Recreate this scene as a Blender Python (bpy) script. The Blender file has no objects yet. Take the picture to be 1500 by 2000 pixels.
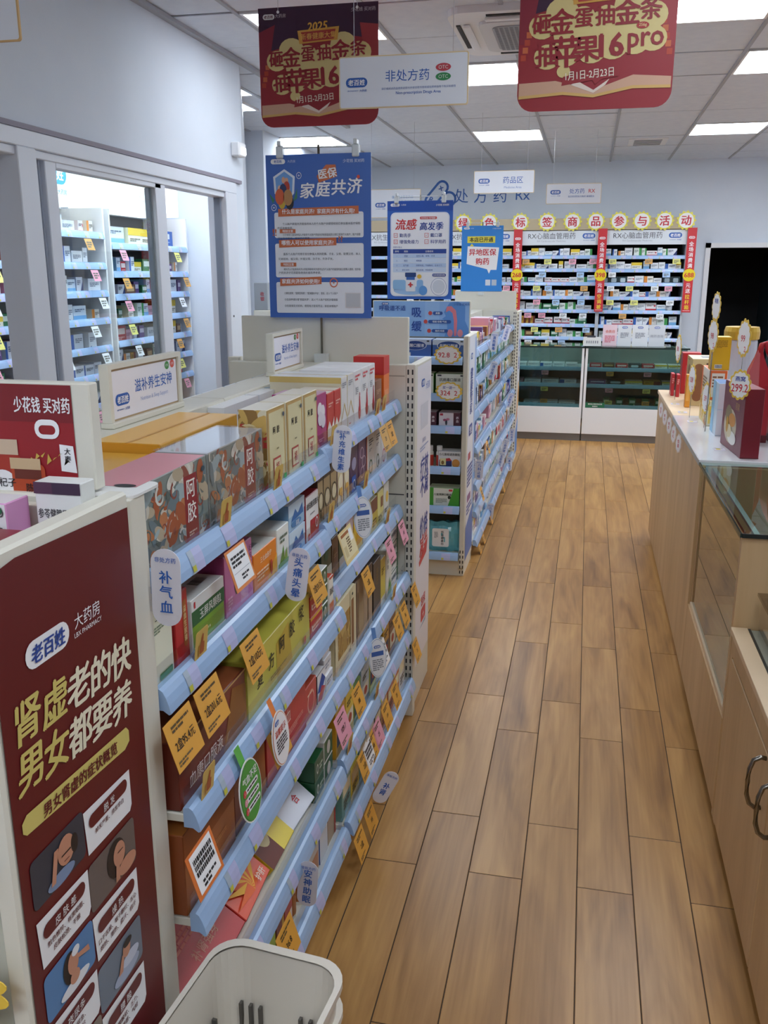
import bpy, math, random
from mathutils import Vector, Matrix
random.seed(11)
scene = bpy.context.scene
COL = scene.collection

# ---------------------------------------------------------------- camera
cam_d = bpy.data.cameras.new('camera')
cam_d.sensor_fit = 'VERTICAL'; cam_d.sensor_height = 36.0
cam_d.lens = 36.0 * 1748.14 / 2000.0
cam_d.clip_start = 0.02; cam_d.clip_end = 100
cam = bpy.data.objects.new('camera', cam_d); COL.objects.link(cam)
_yaw, _pit = math.radians(-12.494), math.radians(-14.948)
_W = Vector((math.sin(_yaw)*math.cos(_pit), math.cos(_yaw)*math.cos(_pit), math.sin(_pit)))
_R = _W.cross(Vector((0, 0, 1))).normalized(); _U = _R.cross(_W)
_m = Matrix((_R, _U, -_W)).transposed().to_4x4(); _m.translation = (0, 0, 1.6)
cam.matrix_world = _m
scene.camera = cam
# ---------------------------------------------------------------- world, exposure
wd = bpy.data.worlds.new('world'); scene.world = wd; wd.use_nodes = True
wd.node_tree.nodes['Background'].inputs[0].default_value = (0.55, 0.6, 0.7, 1)
wd.node_tree.nodes['Background'].inputs[1].default_value = 0.12
vs = scene.view_settings
vs.view_transform = 'Standard'; vs.look = 'None'; vs.gamma = 1.0; vs.use_curve_mapping = False
vs.exposure = 0.0
LAMP = 17.0                     # emission of the ceiling panels
LAMP_COL = (0.87, 0.95, 1.03)
scene.cycles.max_bounces = 10; scene.cycles.diffuse_bounces = 6; scene.cycles.transparent_max_bounces = 24
scene.cycles.caustics_reflective = False; scene.cycles.caustics_refractive = False
scene.cycles.sample_clamp_indirect = 6.0

# ---------------------------------------------------------------- materials
def lin(c):
    c /= 255.0
    return c/12.92 if c <= 0.04045 else ((c+0.055)/1.055)**2.4
def rgb(h):
    if isinstance(h, str):
        h = h.lstrip('#'); h = tuple(int(h[i:i+2], 16) for i in (0, 2, 4))
    return (lin(h[0]), lin(h[1]), lin(h[2]), 1.0)
_mats = {}
def M(h, rough=0.5, metal=0.0, coat=0.0, spec=0.5):
    """flat printed or painted surface with a faint procedural mottling"""
    k = (h, rough, metal, coat, spec)
    if k in _mats: return _mats[k]
    m = bpy.data.materials.new('paint_%s' % str(h).strip('#')); m.use_nodes = True
    nt = m.node_tree; b = nt.nodes['Principled BSDF']
    b.inputs['Base Color'].default_value = rgb(h)
    b.inputs['Roughness'].default_value = rough; b.inputs['Metallic'].default_value = metal
    b.inputs['Coat Weight'].default_value = coat; b.inputs['Specular IOR Level'].default_value = spec
    _mats[k] = m; return m
def node(nt, t, **kw):
    n = nt.nodes.new(t)
    for k, v in kw.items():
        if k.startswith('i_'): n.inputs[k[2:].replace('_', ' ')].default_value = v
        else: setattr(n, k, v)
    return n
def mottled(name, c1, c2, scale, rough=0.6, bump=0.0, bscale=60, stretch=(1, 1, 1), detail=4, coat=0, coord='Object'):
    m = bpy.data.materials.new(name); m.use_nodes = True; nt = m.node_tree; b = nt.nodes['Principled BSDF']
    tc = node(nt, 'ShaderNodeTexCoord'); mp = node(nt, 'ShaderNodeMapping'); mp.inputs['Scale'].default_value = stretch
    nt.links.new(tc.outputs[coord], mp.inputs[0])
    nz = node(nt, 'ShaderNodeTexNoise'); nz.inputs['Scale'].default_value = scale; nz.inputs['Detail'].default_value = detail
    nt.links.new(mp.outputs[0], nz.inputs['Vector'])
    cr = node(nt, 'ShaderNodeValToRGB'); cr.color_ramp.elements[0].color = rgb(c1); cr.color_ramp.elements[1].color = rgb(c2)
    cr.color_ramp.elements[0].position = 0.3; cr.color_ramp.elements[1].position = 0.7
    nt.links.new(nz.outputs[0], cr.inputs[0]); nt.links.new(cr.outputs[0], b.inputs['Base Color'])
    b.inputs['Roughness'].default_value = rough; b.inputs['Coat Weight'].default_value = coat
    if bump:
        n2 = node(nt, 'ShaderNodeTexNoise'); n2.inputs['Scale'].default_value = bscale
        nt.links.new(mp.outputs[0], n2.inputs['Vector'])
        bp = node(nt, 'ShaderNodeBump'); bp.inputs['Strength'].default_value = bump; bp.inputs['Distance'].default_value = 0.004
        nt.links.new(n2.outputs[0], bp.inputs['Height']); nt.links.new(bp.outputs[0], b.inputs['Normal'])
    return m
def emis(name, col, s):
    m = bpy.data.materials.new(name); m.use_nodes = True; nt = m.node_tree
    nt.nodes.remove(nt.nodes['Principled BSDF'])
    e = node(nt, 'ShaderNodeEmission'); e.inputs[0].default_value = (*col, 1); e.inputs[1].default_value = s
    nt.links.new(e.outputs[0], nt.nodes['Material Output'].inputs[0]); return m
def glass(name, tint, gloss=1.0, rough=0.0, ior=1.5):
    m = bpy.data.materials.new(name); m.use_nodes = True; nt = m.node_tree
    nt.nodes.remove(nt.nodes['Principled BSDF'])
    t = node(nt, 'ShaderNodeBsdfTransparent'); t.inputs[0].default_value = (*tint, 1)
    g = node(nt, 'ShaderNodeBsdfGlossy'); g.inputs[0].default_value = (gloss, gloss, gloss, 1); g.inputs['Roughness'].default_value = rough
    f = node(nt, 'ShaderNodeFresnel'); f.inputs[0].default_value = ior
    x = node(nt, 'ShaderNodeMixShader'); ge = node(nt, 'ShaderNodeNewGeometry')
    sb = node(nt, 'ShaderNodeMath', operation='SUBTRACT'); sb.inputs[0].default_value = 1.0; nt.links.new(ge.outputs['Backfacing'], sb.inputs[1])
    mu = node(nt, 'ShaderNodeMath', operation='MULTIPLY'); nt.links.new(f.outputs[0], mu.inputs[0]); nt.links.new(sb.outputs[0], mu.inputs[1])
    nt.links.new(mu.outputs[0], x.inputs[0]); nt.links.new(t.outputs[0], x.inputs[1]); nt.links.new(g.outputs[0], x.inputs[2])
    nt.links.new(x.outputs[0], nt.nodes['Material Output'].inputs[0]); return m
def plank_mat(name='oak_plank', cols=('#7a532a', '#a47741', '#bf9257'), obj_random=True, rough=0.34, yscale=1.0, spec=0.5):
    m = bpy.data.materials.new(name); m.use_nodes = True; nt = m.node_tree; b = nt.nodes['Principled BSDF']
    L = nt.links.new
    tc = node(nt, 'ShaderNodeTexCoord'); oi = node(nt, 'ShaderNodeObjectInfo')
    mp = node(nt, 'ShaderNodeMapping'); mp.inputs['Scale'].default_value = (9, 1.1*yscale, 9)
    L(tc.outputs['Object'], mp.inputs[0])
    ml = node(nt, 'ShaderNodeMath', operation='MULTIPLY'); ml.inputs[1].default_value = 37.0
    L(oi.outputs['Random'], ml.inputs[0])
    n1 = node(nt, 'ShaderNodeTexNoise', noise_dimensions='4D'); n1.inputs['Scale'].default_value = 1.0; n1.inputs['Detail'].default_value = 3; n1.inputs['Distortion'].default_value = 1.6
    L(mp.outputs[0], n1.inputs['Vector'])
    if obj_random: L(ml.outputs[0], n1.inputs['W'])
    mp2 = node(nt, 'ShaderNodeMapping'); mp2.inputs['Scale'].default_value = (90, 3*yscale, 90)
    L(tc.outputs['Object'], mp2.inputs[0])
    n2 = node(nt, 'ShaderNodeTexNoise', noise_dimensions='4D'); n2.inputs['Scale'].default_value = 1.0; n2.inputs['Detail'].default_value = 4
    L(mp2.outputs[0], n2.inputs['Vector'])
    if obj_random: L(ml.outputs[0], n2.inputs['W'])
    ad = node(nt, 'ShaderNodeMath', operation='MULTIPLY_ADD'); ad.inputs[1].default_value = 0.35
    L(n2.outputs[0], ad.inputs[0]); L(n1.outputs[0], ad.inputs[2])
    ad2 = node(nt, 'ShaderNodeMath', operation='MULTIPLY_ADD'); ad2.inputs[1].default_value = 0.10 if obj_random else 0.0
    L(oi.outputs['Random'], ad2.inputs[0]); L(ad.outputs[0], ad2.inputs[2])
    cr = node(nt, 'ShaderNodeValToRGB'); e = cr.color_ramp.elements
    e[0].position = 0.42; e[0].color = rgb(cols[0]); e[1].position = 0.95; e[1].color = rgb(cols[2])
    k = e.new(0.68); k.color = rgb(cols[1])
    L(ad2.outputs[0], cr.inputs[0]); L(cr.outputs[0], b.inputs['Base Color'])
    b.inputs['Roughness'].default_value = rough; b.inputs['Specular IOR Level'].default_value = spec
    return m

WALL = mottled('wall_paint', '#d7dfea', '#dde4ee', 3, 0.85, 0.08, 140)
CEIL = mottled('ceiling_tile_board', '#d6deea', '#dee5ef', 14, 0.9, 0.15, 220)
CREAM = mottled('cream_painted_steel', '#d9d6c8', '#dedbcf', 5, 0.45)
WHITE = M('#e9eaec', 0.45)
PAPER = M('#f2f2f4', 0.55)
PLASTIC = M('#e4e4e2', 0.4)
ALU = M('#dde2ec', .35)
RAIL = M('#a0bee4', 0.22)
DARK = M('#2b2b2d', 0.7)
CHROME = M('#8c8880', 0.25, 1.0)
LAMPMAT = emis('led_panel', LAMP_COL, LAMP); LAMPDIM = emis('led_panel_dimmed', LAMP_COL, LAMP*.55); LAMPBOOST = emis('led_panel_boosted', LAMP_COL, LAMP*1.45)
GLASS = glass('clear_glass', (0.93, 0.97, 0.96))
GREENGLASS = glass('green_tinted_glass', (0.80, 0.90, 0.87))
SHOWGLASS = glass('showcase_glass', (0.60, 0.68, 0.66))
MIRRORGLASS = glass('bronze_showcase_glass', (0.50, 0.50, 0.42), 1.0, 0.0, 2.1)
ACRYL = glass('clear_acrylic', (0.97, 0.97, 0.98), 0.9, 0.05)
BLUE, LOGO, RED, BLACK, GREY = M('#2560b8'), M('#2a5fb4'), M('#d22a35'), M('#1d1d22'), M('#8b8f98')

# ---------------------------------------------------------------- mesh helpers
_txt = {}
def textmesh(s, bold):
    k = (s, bold)
    if k not in _txt:
        cu = bpy.data.curves.new('t', 'FONT'); cu.body = s; cu.size = 1; cu.resolution_u = 2; cu.offset = bold
        o = bpy.data.objects.new('t', cu); me = bpy.data.meshes.new_from_object(o)
        v = [(p.co.x, p.co.y) for p in me.vertices]; f = [tuple(p.vertices) for p in me.polygons]
        bpy.data.objects.remove(o); bpy.data.curves.remove(cu); bpy.data.meshes.remove(me)
        if v:
            x0 = min(p[0] for p in v); x1 = max(p[0] for p in v); y0 = min(p[1] for p in v); y1 = max(p[1] for p in v)
        else: x0 = x1 = y0 = y1 = 0
        _txt[k] = (v, f, x0, x1, y0, y1)
    return _txt[k]
class Fr:
    def __init__(s, o, u, v, n): s.o, s.u, s.v, s.n = map(Vector, (o, u, v, n))
    def p(s, a, b, c=0): return s.o + s.u*a + s.v*b + s.n*c
def FX(x, y=0, z=0): return Fr((x, y, z), (0, 1, 0), (0, 0, 1), (1, 0, 0))      # faces the aisle (+x)
def FY(y, x=0, z=0): return Fr((x, y, z), (1, 0, 0), (0, 0, 1), (0, -1, 0))     # faces the entrance (-y)
def FZ(z, x=0, y=0): return Fr((x, y, z), (1, 0, 0), (0, 1, 0), (0, 0, 1))
def ellpts(a, b, ra, rb, n=24): return [(a+ra*math.cos(2*math.pi*i/n), b+rb*math.sin(2*math.pi*i/n)) for i in range(n)]
def rrpts(a0, a1, b0, b1, r, k=4):
    r = min(r, (a1-a0)/2-1e-6, (b1-b0)/2-1e-6); out = []
    for cx, cy, s in ((a1-r, b1-r, 0), (a0+r, b1-r, 1), (a0+r, b0+r, 2), (a1-r, b0+r, 3)):
        for i in range(k+1):
            t = (s + i/k)*math.pi/2; out.append((cx+r*math.cos(t), cy+r*math.sin(t)))
    return out
def scallop(a, b, ra, rb, n=12, depth=.08):
    out = []
    for i in range(n*6):
        t = 2*math.pi*i/(n*6); k = 1 - depth*(1-abs(math.sin(n*t/2)))
        out.append((a+ra*k*math.cos(t), b+rb*k*math.sin(t)))
    return out
def starpts(a, b, r, n=14, k=.8):
    return [(a+r*(1 if i % 2 == 0 else k)*math.cos(math.pi*i/n), b+r*(1 if i % 2 == 0 else k)*math.sin(math.pi*i/n)) for i in range(2*n)]
class MB:
    def __init__(s): s.v, s.f, s.fm, s.ms, s.sm = [], [], [], [], []
    def mi(s, m):
        if m not in s.ms: s.ms.append(m)
        return s.ms.index(m)
    def face(s, pts, m, smooth=False):
        i = len(s.v); s.v += [tuple(p) for p in pts]; s.f.append(tuple(range(i, i+len(pts)))); s.fm.append(s.mi(m)); s.sm.append(smooth); return s
    def raw(s, vs_, fs, m, smooth=False):
        i = len(s.v); s.v += [tuple(p) for p in vs_]; k = s.mi(m)
        for f in fs: s.f.append(tuple(i+j for j in f)); s.fm.append(k); s.sm.append(smooth)
        return s
    def box(s, x0, x1, y0, y1, z0, z1, m, top=None, front=None, side=None, ch=0.0):
        """axis box; front is the -y face; ch adds a chamfer round the edges"""
        top = top or m; front = front or m; side = side or m
        if ch <= 0:
            P = [(x0,y0,z0),(x1,y0,z0),(x1,y1,z0),(x0,y1,z0),(x0,y0,z1),(x1,y0,z1),(x1,y1,z1),(x0,y1,z1)]
            i = len(s.v); s.v += P
            for q, mm in (((0,3,2,1), m), ((4,5,6,7), top), ((0,1,5,4), front), ((2,3,7,6), m), ((1,2,6,5), side), ((3,0,4,7), side)):
                s.f.append(tuple(i+j for j in q)); s.fm.append(s.mi(mm)); s.sm.append(False)
            return s
        c = ch
        X, Y, Z = (x0, x1), (y0, y1), (z0, z1); i = len(s.v); idx = {}
        for a in (0, 1):
            for b in (0, 1):
                for d in (0, 1):
                    sx, sy, sz = (1-2*a)*c, (1-2*b)*c, (1-2*d)*c
                    for ax in range(3):
                        idx[(a, b, d, ax)] = len(s.v)
                        s.v.append((X[a] + (0 if ax == 0 else sx), Y[b] + (0 if ax == 1 else sy), Z[d] + (0 if ax == 2 else sz)))
        def add(ks, mm): s.f.append(tuple(idx[k] for k in ks)); s.fm.append(s.mi(mm)); s.sm.append(False)
        add([(0,0,0,2),(0,1,0,2),(1,1,0,2),(1,0,0,2)], m); add([(0,0,1,2),(1,0,1,2),(1,1,1,2),(0,1,1,2)], top)
        add([(0,0,0,1),(1,0,0,1),(1,0,1,1),(0,0,1,1)], front); add([(1,1,0,1),(0,1,0,1),(0,1,1,1),(1,1,1,1)], m)
        add([(1,0,0,0),(1,1,0,0),(1,1,1,0),(1,0,1,0)], side); add([(0,1,0,0),(0,0,0,0),(0,0,1,0),(0,1,1,0)], side)
        for a in (0, 1):
            for b in (0, 1):
                q = [(a,b,0,0),(a,b,0,1),(a,b,1,1),(a,b,1,0)]; add(q if (a == b) else q[::-1], m)
                q = [(a,0,b,0),(a,1,b,0),(a,1,b,2),(a,0,b,2)]; add(q if (a != b) else q[::-1], m)
                q = [(0,a,b,1),(0,a,b,2),(1,a,b,2),(1,a,b,1)]; add(q if (a == b) else q[::-1], m)
        for a in (0, 1):
            for b in (0, 1):
                for d in (0, 1):
                    q = [(a,b,d,0),(a,b,d,1),(a,b,d,2)]; add(q if (a+b+d) % 2 == 1 else q[::-1], m)
        return s
    def tube(s, pts, r, m, n=8, cap=True):
        rings = []; pts = [Vector(p) for p in pts]
        for i, p in enumerate(pts):
            d = (pts[min(i+1, len(pts)-1)] - pts[max(i-1, 0)]).normalized()
            a = d.cross(Vector((0, 0, 1)));
            if a.length < 1e-4: a = d.cross(Vector((0, 1, 0)))
            a.normalize(); b = a.cross(d); rr = r[i] if isinstance(r, (list, tuple)) else r
            rings.append([p + (a*math.cos(2*math.pi*k/n) + b*math.sin(2*math.pi*k/n))*rr for k in range(n)])
        i0 = len(s.v); k = s.mi(m)
        for R_ in rings: s.v += [tuple(q) for q in R_]
        for j in range(len(rings)-1):
            for q in range(n):
                s.f.append((i0+j*n+q, i0+(j+1)*n+q, i0+(j+1)*n+(q+1) % n, i0+j*n+(q+1) % n)); s.fm.append(k); s.sm.append(True)
        if cap:
            s.f.append(tuple(i0+q for q in range(n))); s.f.append(tuple(i0+(len(rings)-1)*n+q for q in reversed(range(n)))); s.fm += [k, k]; s.sm += [False, False]
        return s
    def plate(s, fr, pts, t, m, edge=None, back=None):
        """outline pts (ccw in u,v) as a slab of thickness t behind the frame plane"""
        F = [fr.p(a, b, 0) for a, b in pts]; B = [fr.p(a, b, -t) for a, b in pts]; n = len(pts)
        s.face(F, m); s.face(B[::-1], back or m)
        for i in range(n): s.face([F[(i+1) % n], F[i], B[i], B[(i+1) % n]], edge or m)
        return s
    def poly(s, fr, pts, m, c=.001): return s.face([fr.p(a, b, c) for a, b in pts], m)
    def rect(s, fr, a0, a1, b0, b1, m, c=.001): return s.poly(fr, [(a0, b0), (a1, b0), (a1, b1), (a0, b1)], m, c)
    def rrect(s, fr, a0, a1, b0, b1, r, m, c=.001): return s.poly(fr, rrpts(a0, a1, b0, b1, r), m, c)
    def ell(s, fr, a, b, ra, rb, m, c=.001, n=24): return s.poly(fr, ellpts(a, b, ra, rb, n), m, c)
    def ring(s, fr, p_out, p_in, m, c=.001):
        n = len(p_out)
        for i in range(n):
            j = (i+1) % n
            s.face([fr.p(*p_out[i], c), fr.p(*p_out[j], c), fr.p(*p_in[j], c), fr.p(*p_in[i], c)], m)
        return s
    def text(s, fr, t, a, b, h, m, c=.002, bold=0.0, sx=1.0, skew=0.0, maxw=None, al='c', rot=0.0, minw=None):
        v, f, x0, x1, y0, y1 = textmesh(t, 0)
        w = (x1-x0)*h*sx
        if maxw and w > maxw: sx *= maxw/w
        if minw and w < minw: sx *= minw/w
        ox = (x0+x1)/2 if al == 'c' else (x0 if al == 'l' else x1); oy = (y0+y1)/2
        cr, sr = math.cos(rot), math.sin(rot); P = []
        for x, y in v:
            px, py = (x-ox)*h*sx + skew*(y-oy)*h, (y-oy)*h
            P.append((a + px*cr - py*sr, b + px*sr + py*cr))
        if bold >= .008:                                # heavier stroke: overprint with small shifts
            e = bold*h*.9
            for i, (dx, dy) in enumerate(((-e, -e*.5), (e, -e*.5), (0, e*.7))): s.raw([fr.p(x+dx, y+dy, c+i*.00008) for x, y in P], f, m)
            return s
        return s.raw([fr.p(x, y, c) for x, y in P], f, m)
    def vtext(s, fr, t, a, b, h, m, c=.002, bold=0.0, step=1.08, sx=1.0):
        n = len(t)
        for i, ch in enumerate(t): s.text(fr, ch, a, b + h*step*((n-1)/2 - i), h, m, c, bold, sx)
        return s
    def lines(s, fr, a0, a1, b, h, n, m, c=.002, gap=1.7, last=.6):
        """a few rows of print too small to read"""
        for i in range(n):
            e = a1 if i < n-1 else a0 + (a1-a0)*last
            x = a0
            while x < e - h*.5:
                w = min(h*random.uniform(1.5, 5), e-x); s.rect(fr, x, x+w, b-i*h*gap-h, b-i*h*gap, m, c); x += w + h*.5
        return s
    def logo(s, fr, a, b, w, pill, ink, c=.002, name=True, side=None):
        """the shop's pill emblem, 'lao bai xing', with 'da yao fang' beneath or beside"""
        h = w*.40
        s.rrect(fr, a-w/2, a+w/2, b-h/2, b+h/2, h/2, pill, c)
        s.text(fr, '老百姓', a, b, h*.66, ink, c+.0006, .035, skew=.1, maxw=w*.78)
        if name:
            s.text(fr, 'LBX PHARMACY', a-w*.18, b-h*.85, h*.17, side or pill, c, .01, maxw=w*.55)
            s.text(fr, '大药房', a+w*.3, b-h*.85, h*.28, side or pill, c, .01)
        return s
    def build(s, name, parent=None, loc=None, rot=None):
        me = bpy.data.meshes.new(name); me.from_pydata(s.v, [], s.f)
        for m in s.ms: me.materials.append(m)
        me.polygons.foreach_set('material_index', s.fm); me.polygons.foreach_set('use_smooth', s.sm); me.update()
        o = bpy.data.objects.new(name, me); COL.objects.link(o)
        if parent: o.parent = parent
        if loc: o.location = loc
        if rot: o.rotation_euler = rot
        return o
def tag(o, label, cat, group=None):
    o['label'] = label; o['category'] = cat
    if group: o['group'] = group
    return o
def thing(name, label, cat, loc=(0, 0, 0), rotz=0, group=None):
    o = bpy.data.objects.new(name, None); COL.objects.link(o); o.empty_display_size = .05
    o.location = loc; o.rotation_euler = (0, 0, rotz); return tag(o, label, cat, group)
def struct(o): o['kind'] = 'structure'; return o
def sempty(name, loc=(0, 0, 0)):
    o = bpy.data.objects.new(name, None); COL.objects.link(o); o.location = loc; return struct(o)
ORD = ['first', 'second', 'third', 'fourth', 'fifth', 'sixth', 'seventh', 'eighth', 'ninth', 'tenth', 'eleventh', 'twelfth', 'thirteenth', 'fourteenth', 'fifteenth', 'sixteenth', 'seventeenth', 'eighteenth', 'nineteenth', 'twentieth']
def copy_tree(o, parent=None):
    c = o.copy(); COL.objects.link(c); c.parent = parent
    for ch in o.children: copy_tree(ch, c)
    return c
# ================================================================ the room
ZC = 2.755
floor = struct(MB().box(-3.7, 3.2, -2.5, 12.2, -.06, -.002, plank_mat('floor_far', obj_random=False)).build('floor'))
PW, PL = .1465, .822
_oak = plank_mat()
_pm = None
for c in range(-7, 10):
    x0 = -.38 + c*PW
    ph = 2.40 if c % 2 == 0 else 2.135
    y = ph - PL*3
    while y < 9.0:
        if y > .2:
            if _pm is None:
                o = MB().box(-PW/2+.0014, PW/2-.0014, -PL/2+.0014, PL/2-.0014, -.006, 0, _oak, ch=.0008).build('plank', floor); _pm = o.data
            else:
                o = bpy.data.objects.new('plank', _pm); COL.objects.link(o); o.parent = floor
            o.location = (x0+PW/2, y+PL/2, .0005)
        y += PL
gr = MB().box(-.38-7*PW, -.38+10*PW, .2, 9.6, -.0035, -.0005, M('#3f2f22', .8)).build('joint_bed', floor)

ceil = struct(MB().box(-3.7, 3.2, -2.5, 10.6, ZC+.03, ZC+.08, M('#3a3c42', .9)).build('ceiling'))
gx = [-1.05+.601*k for k in range(-3, 7)]
gy = [4.94+.63*k for k in range(-11, 10)]
LIGHT_TILES = {}
for (ix, iy) in [(2, 10), (5, 10), (3, 12-0), (6, 12), (3, 16), (6, 16), (5, 7), (5, 4), (2, 1), (5, 1), (3, 1), (0, 16), (0, 12), (8, 10), (8, 12), (8, 16)]:  # unseen extras: middle front panel as fill, right column to brighten back wall
    LIGHT_TILES[(ix, iy)] = 1
_tm = {}
for ix in range(len(gx)-1):
    for iy in range(len(gy)-1):
        x0, x1, y0, y1 = gx[ix], gx[ix+1], gy[iy], min(gy[iy+1], 10.5)
        if y1 - y0 < .05 or (ix, iy) in LIGHT_TILES: continue
        if ix in (3,) and iy in (10,): pass             # cassette unit sits here
        key = round(y1-y0, 2)
        if key not in _tm:
            o = MB().box(-(x1-x0)/2+.006, (x1-x0)/2-.006, -(y1-y0)/2+.0085, (y1-y0)/2-.0085, 0, .015, CEIL, ch=.002).build('ceiling_tile', ceil); _tm[key] = o.data
        else:
            o = bpy.data.objects.new('ceiling_tile', _tm[key]); COL.objects.link(o); o.parent = ceil
        o.location = ((x0+x1)/2, (y0+y1)/2, ZC + random.uniform(0, .004)); o.rotation_euler = (random.uniform(-.006, .006), 0, 0)
for x in gx:
    MB().box(x-.010, x+.010, -2, 10.49, ZC-.006, ZC+.004, M('#a9adb5', .6)).build('grid_bar', ceil)
for y in gy:
    MB().box(gx[0], gx[-1], y-.006, y+.006, ZC+.006, ZC+.010, M('#4a4d54', .7)).build('cross_bar', ceil)
# light panels
where = {(2, 10): 'behind the red banner nearest the left wall', (5, 10): 'at the upper right corner above the counter', (3, 12): 'between the two red banners',
         (6, 12): 'at the right edge, middle row', (3, 16): 'above the blue and white medicine area sign', (6, 16): 'nearest the dark doorway',
         (2, 7): 'overhead left, beside the near hanging sign', (5, 7): 'overhead right of the near counter', (2, 4): 'overhead left by the entrance', (5, 4): 'overhead right by the entrance',
         (3, 1): 'added as unseen fill in the middle behind the viewer', (2, 1): 'left, behind the viewer at the shop front', (5, 1): 'right, behind the viewer at the shop front', (0, 16): 'above the blue family poster clips', (0, 12): 'past the corner of the left wall', (8, 10): 'added as unseen fill at right, above counter end', (8, 12): 'added as unseen fill at right, middle row', (8, 16): 'added as unseen fill at right before the doorway'}
for (ix, iy) in LIGHT_TILES:
    x0, x1, y0, y1 = gx[ix], gx[ix+1], gy[iy], gy[iy+1]
    t = thing('ceiling_light', 'square white ceiling light panel ' + where[(ix, iy)], 'ceiling light', ((x0+x1)/2, (y0+y1)/2, ZC), group='ceiling light panels')
    w, d = (x1-x0)/2-.008, (y1-y0)/2-.008
    m = MB(); m.box(-w, w, -d, -d+.016, -.004, .02, WHITE).box(-w, w, d-.016, d, -.004, .02, WHITE).box(-w, -w+.016, -d+.016, d-.016, -.004, .02, WHITE).box(w-.016, w, -d+.016, d-.016, -.004, .02, WHITE)
    m.build('frame', t)
    MB().box(-w+.016, w-.016, -d+.016, d-.016, 0, .01, LAMPDIM if (ix, iy) in ((2, 10), (5, 7)) else LAMPBOOST if iy == 16 else LAMPMAT).build('diffuser', t)
# walls
m = MB(); m.box(-3.7, 1.25, 10.49, 10.6, 0, ZC+.03, WALL).box(1.25, 2.1, 10.49, 10.6, 1.86, ZC+.03, WALL).box(2.1, 3.2, 10.49, 10.6, 0, ZC+.03, WALL)
wall_back = struct(m.build('wall_back'))
m = MB(); m.box(-2.12, -2.0, -2.5, 5.23, 2.10, ZC+.03, WALL).box(-2.12, -2.0, 5.09, 5.23, 0, 2.10, WALL).box(-2.12, -2.0, -2.5, .6, 0, 2.10, WALL)
wall_left = struct(m.build('wall_left'))
m = MB(); q = [(-2.12, 5.23), (-2.0, 5.23), (-2.90, 7.66), (-3.02, 7.66)]
m.face([(x, y, 0) for x, y in q][::-1], WALL); m.face([(x, y, ZC+.03) for x, y in q], WALL)
for i in range(4):
    (xa, ya), (xb, yb) = q[i], q[(i+1) % 4]; m.face([(xa, ya, 0), (xb, yb, 0), (xb, yb, ZC+.03), (xa, ya, ZC+.03)], WALL)
struct(m.build('wall_partition'))
m = MB(); m.box(-3.02, -2.74, 7.66, 7.76, 0, ZC+.03, WALL).box(-2.86, -2.74, 7.76, 10.49, 0, ZC+.03, WALL)
struct(m.build('wall_recess'))
struct(MB().box(-3.72, -3.6, -2.5, 10.49, 0, ZC+.03, WALL).build('wall_side_room'))
struct(MB().box(-3.6, -2.95, 7.15, 7.25, 0, ZC+.03, WALL).build('wall_side_end'))
struct(MB().box(3.1, 3.2, -2.5, 10.49, 0, ZC+.03, WALL).build('wall_right'))
m = MB(); m.box(-3.6, 3.1, -2.5, -2.4, 0, ZC+.03, M('#c9ccd2', .8))
struct(m.build('wall_front'))
# ceiling edge trim on the left wall
struct(MB().box(-2.0, -1.965, -2.4, 7.6, ZC-.018, ZC+.0, M('#a9acb4', .6)).build('trim_1'))
struct(MB().box(-2.0, -1.985, .6, 5.17, 2.095, 2.113, M('#8c8694', .6)).build('trim_2'))
# doorway in the back wall into an unlit room
d2 = sempty('door_2', (1.25, 10.49, 0))
m = MB(); m.box(-.05, 0, -.03, .11, 0, 1.91, WHITE).box(.85, .90, -.03, .11, 0, 1.91, WHITE).box(-.05, .90, -.03, .11, 1.86, 1.91, WHITE); m.build('door_frame', d2)
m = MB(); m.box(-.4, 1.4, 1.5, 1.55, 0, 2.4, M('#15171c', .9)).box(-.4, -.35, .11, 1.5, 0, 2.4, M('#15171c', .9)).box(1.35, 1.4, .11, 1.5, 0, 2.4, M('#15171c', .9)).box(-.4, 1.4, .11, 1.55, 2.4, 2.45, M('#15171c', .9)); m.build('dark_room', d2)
m = MB(); m.box(.70, .735, .15, .95, 0.02, 1.84, M('#1f3238', .3)); m.build('door_leaf', d2)
# ---------------------------------------------------------------- sliding glass doors of the side room
d1 = sempty('door_1', (-2.0, 0, 0))
def dbox(n, y0, y1, z0, z1, xa=-.10, xb=.012, mat=ALU, par=None): return MB().box(xa, xb, y0, y1, z0, z1, mat, ch=.003).build(n, par or d1)
dbox('header', .6, 5.09, 2.035, 2.095)
dbox('header_track', .6, 5.05, 2.005, 2.035, -.07, 0.0)
dbox('jamb', 4.93, 5.09, 0, 2.035); dbox('jamb_groove', 4.915, 4.93, 0, 2.01, -.06, -.02, M('#7f8797', .4))
dbox('mullion', 3.01, 3.125, 0, 2.035); 
for k, (a, b_) in enumerate(((3.125, 3.14), (3.15, 3.165), (3.175, 3.19))): dbox('track_fin', a, b_, 0, 2.02, -.08, -.01 - .004*k, M('#8d95a6', .35))
sp = dbox('door_stile', 3.20, 3.275, .03, 2.03, -.05, -.005)
dbox('top_rail', 3.275, 4.16, 1.985, 2.03, -.05, -.005, par=None); dbox('door_stile', 4.10, 4.205, .03, 2.03, -.05, -.005)
dbox('bottom_rail', 3.275, 4.10, .03, .12, -.05, -.005)
MB().box(-.03, -.024, 3.275, 4.10, .12, 1.985, GLASS).build('pane', d1)
dbox('jamb', .6, .7, 0, 2.035); MB().box(-.075, -.069, .7, 1.8, .12, 1.985, GLASS).build('pane', d1); dbox('door_stile', 1.8, 1.88, .03, 2.03, -.09, -.05)
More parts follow.
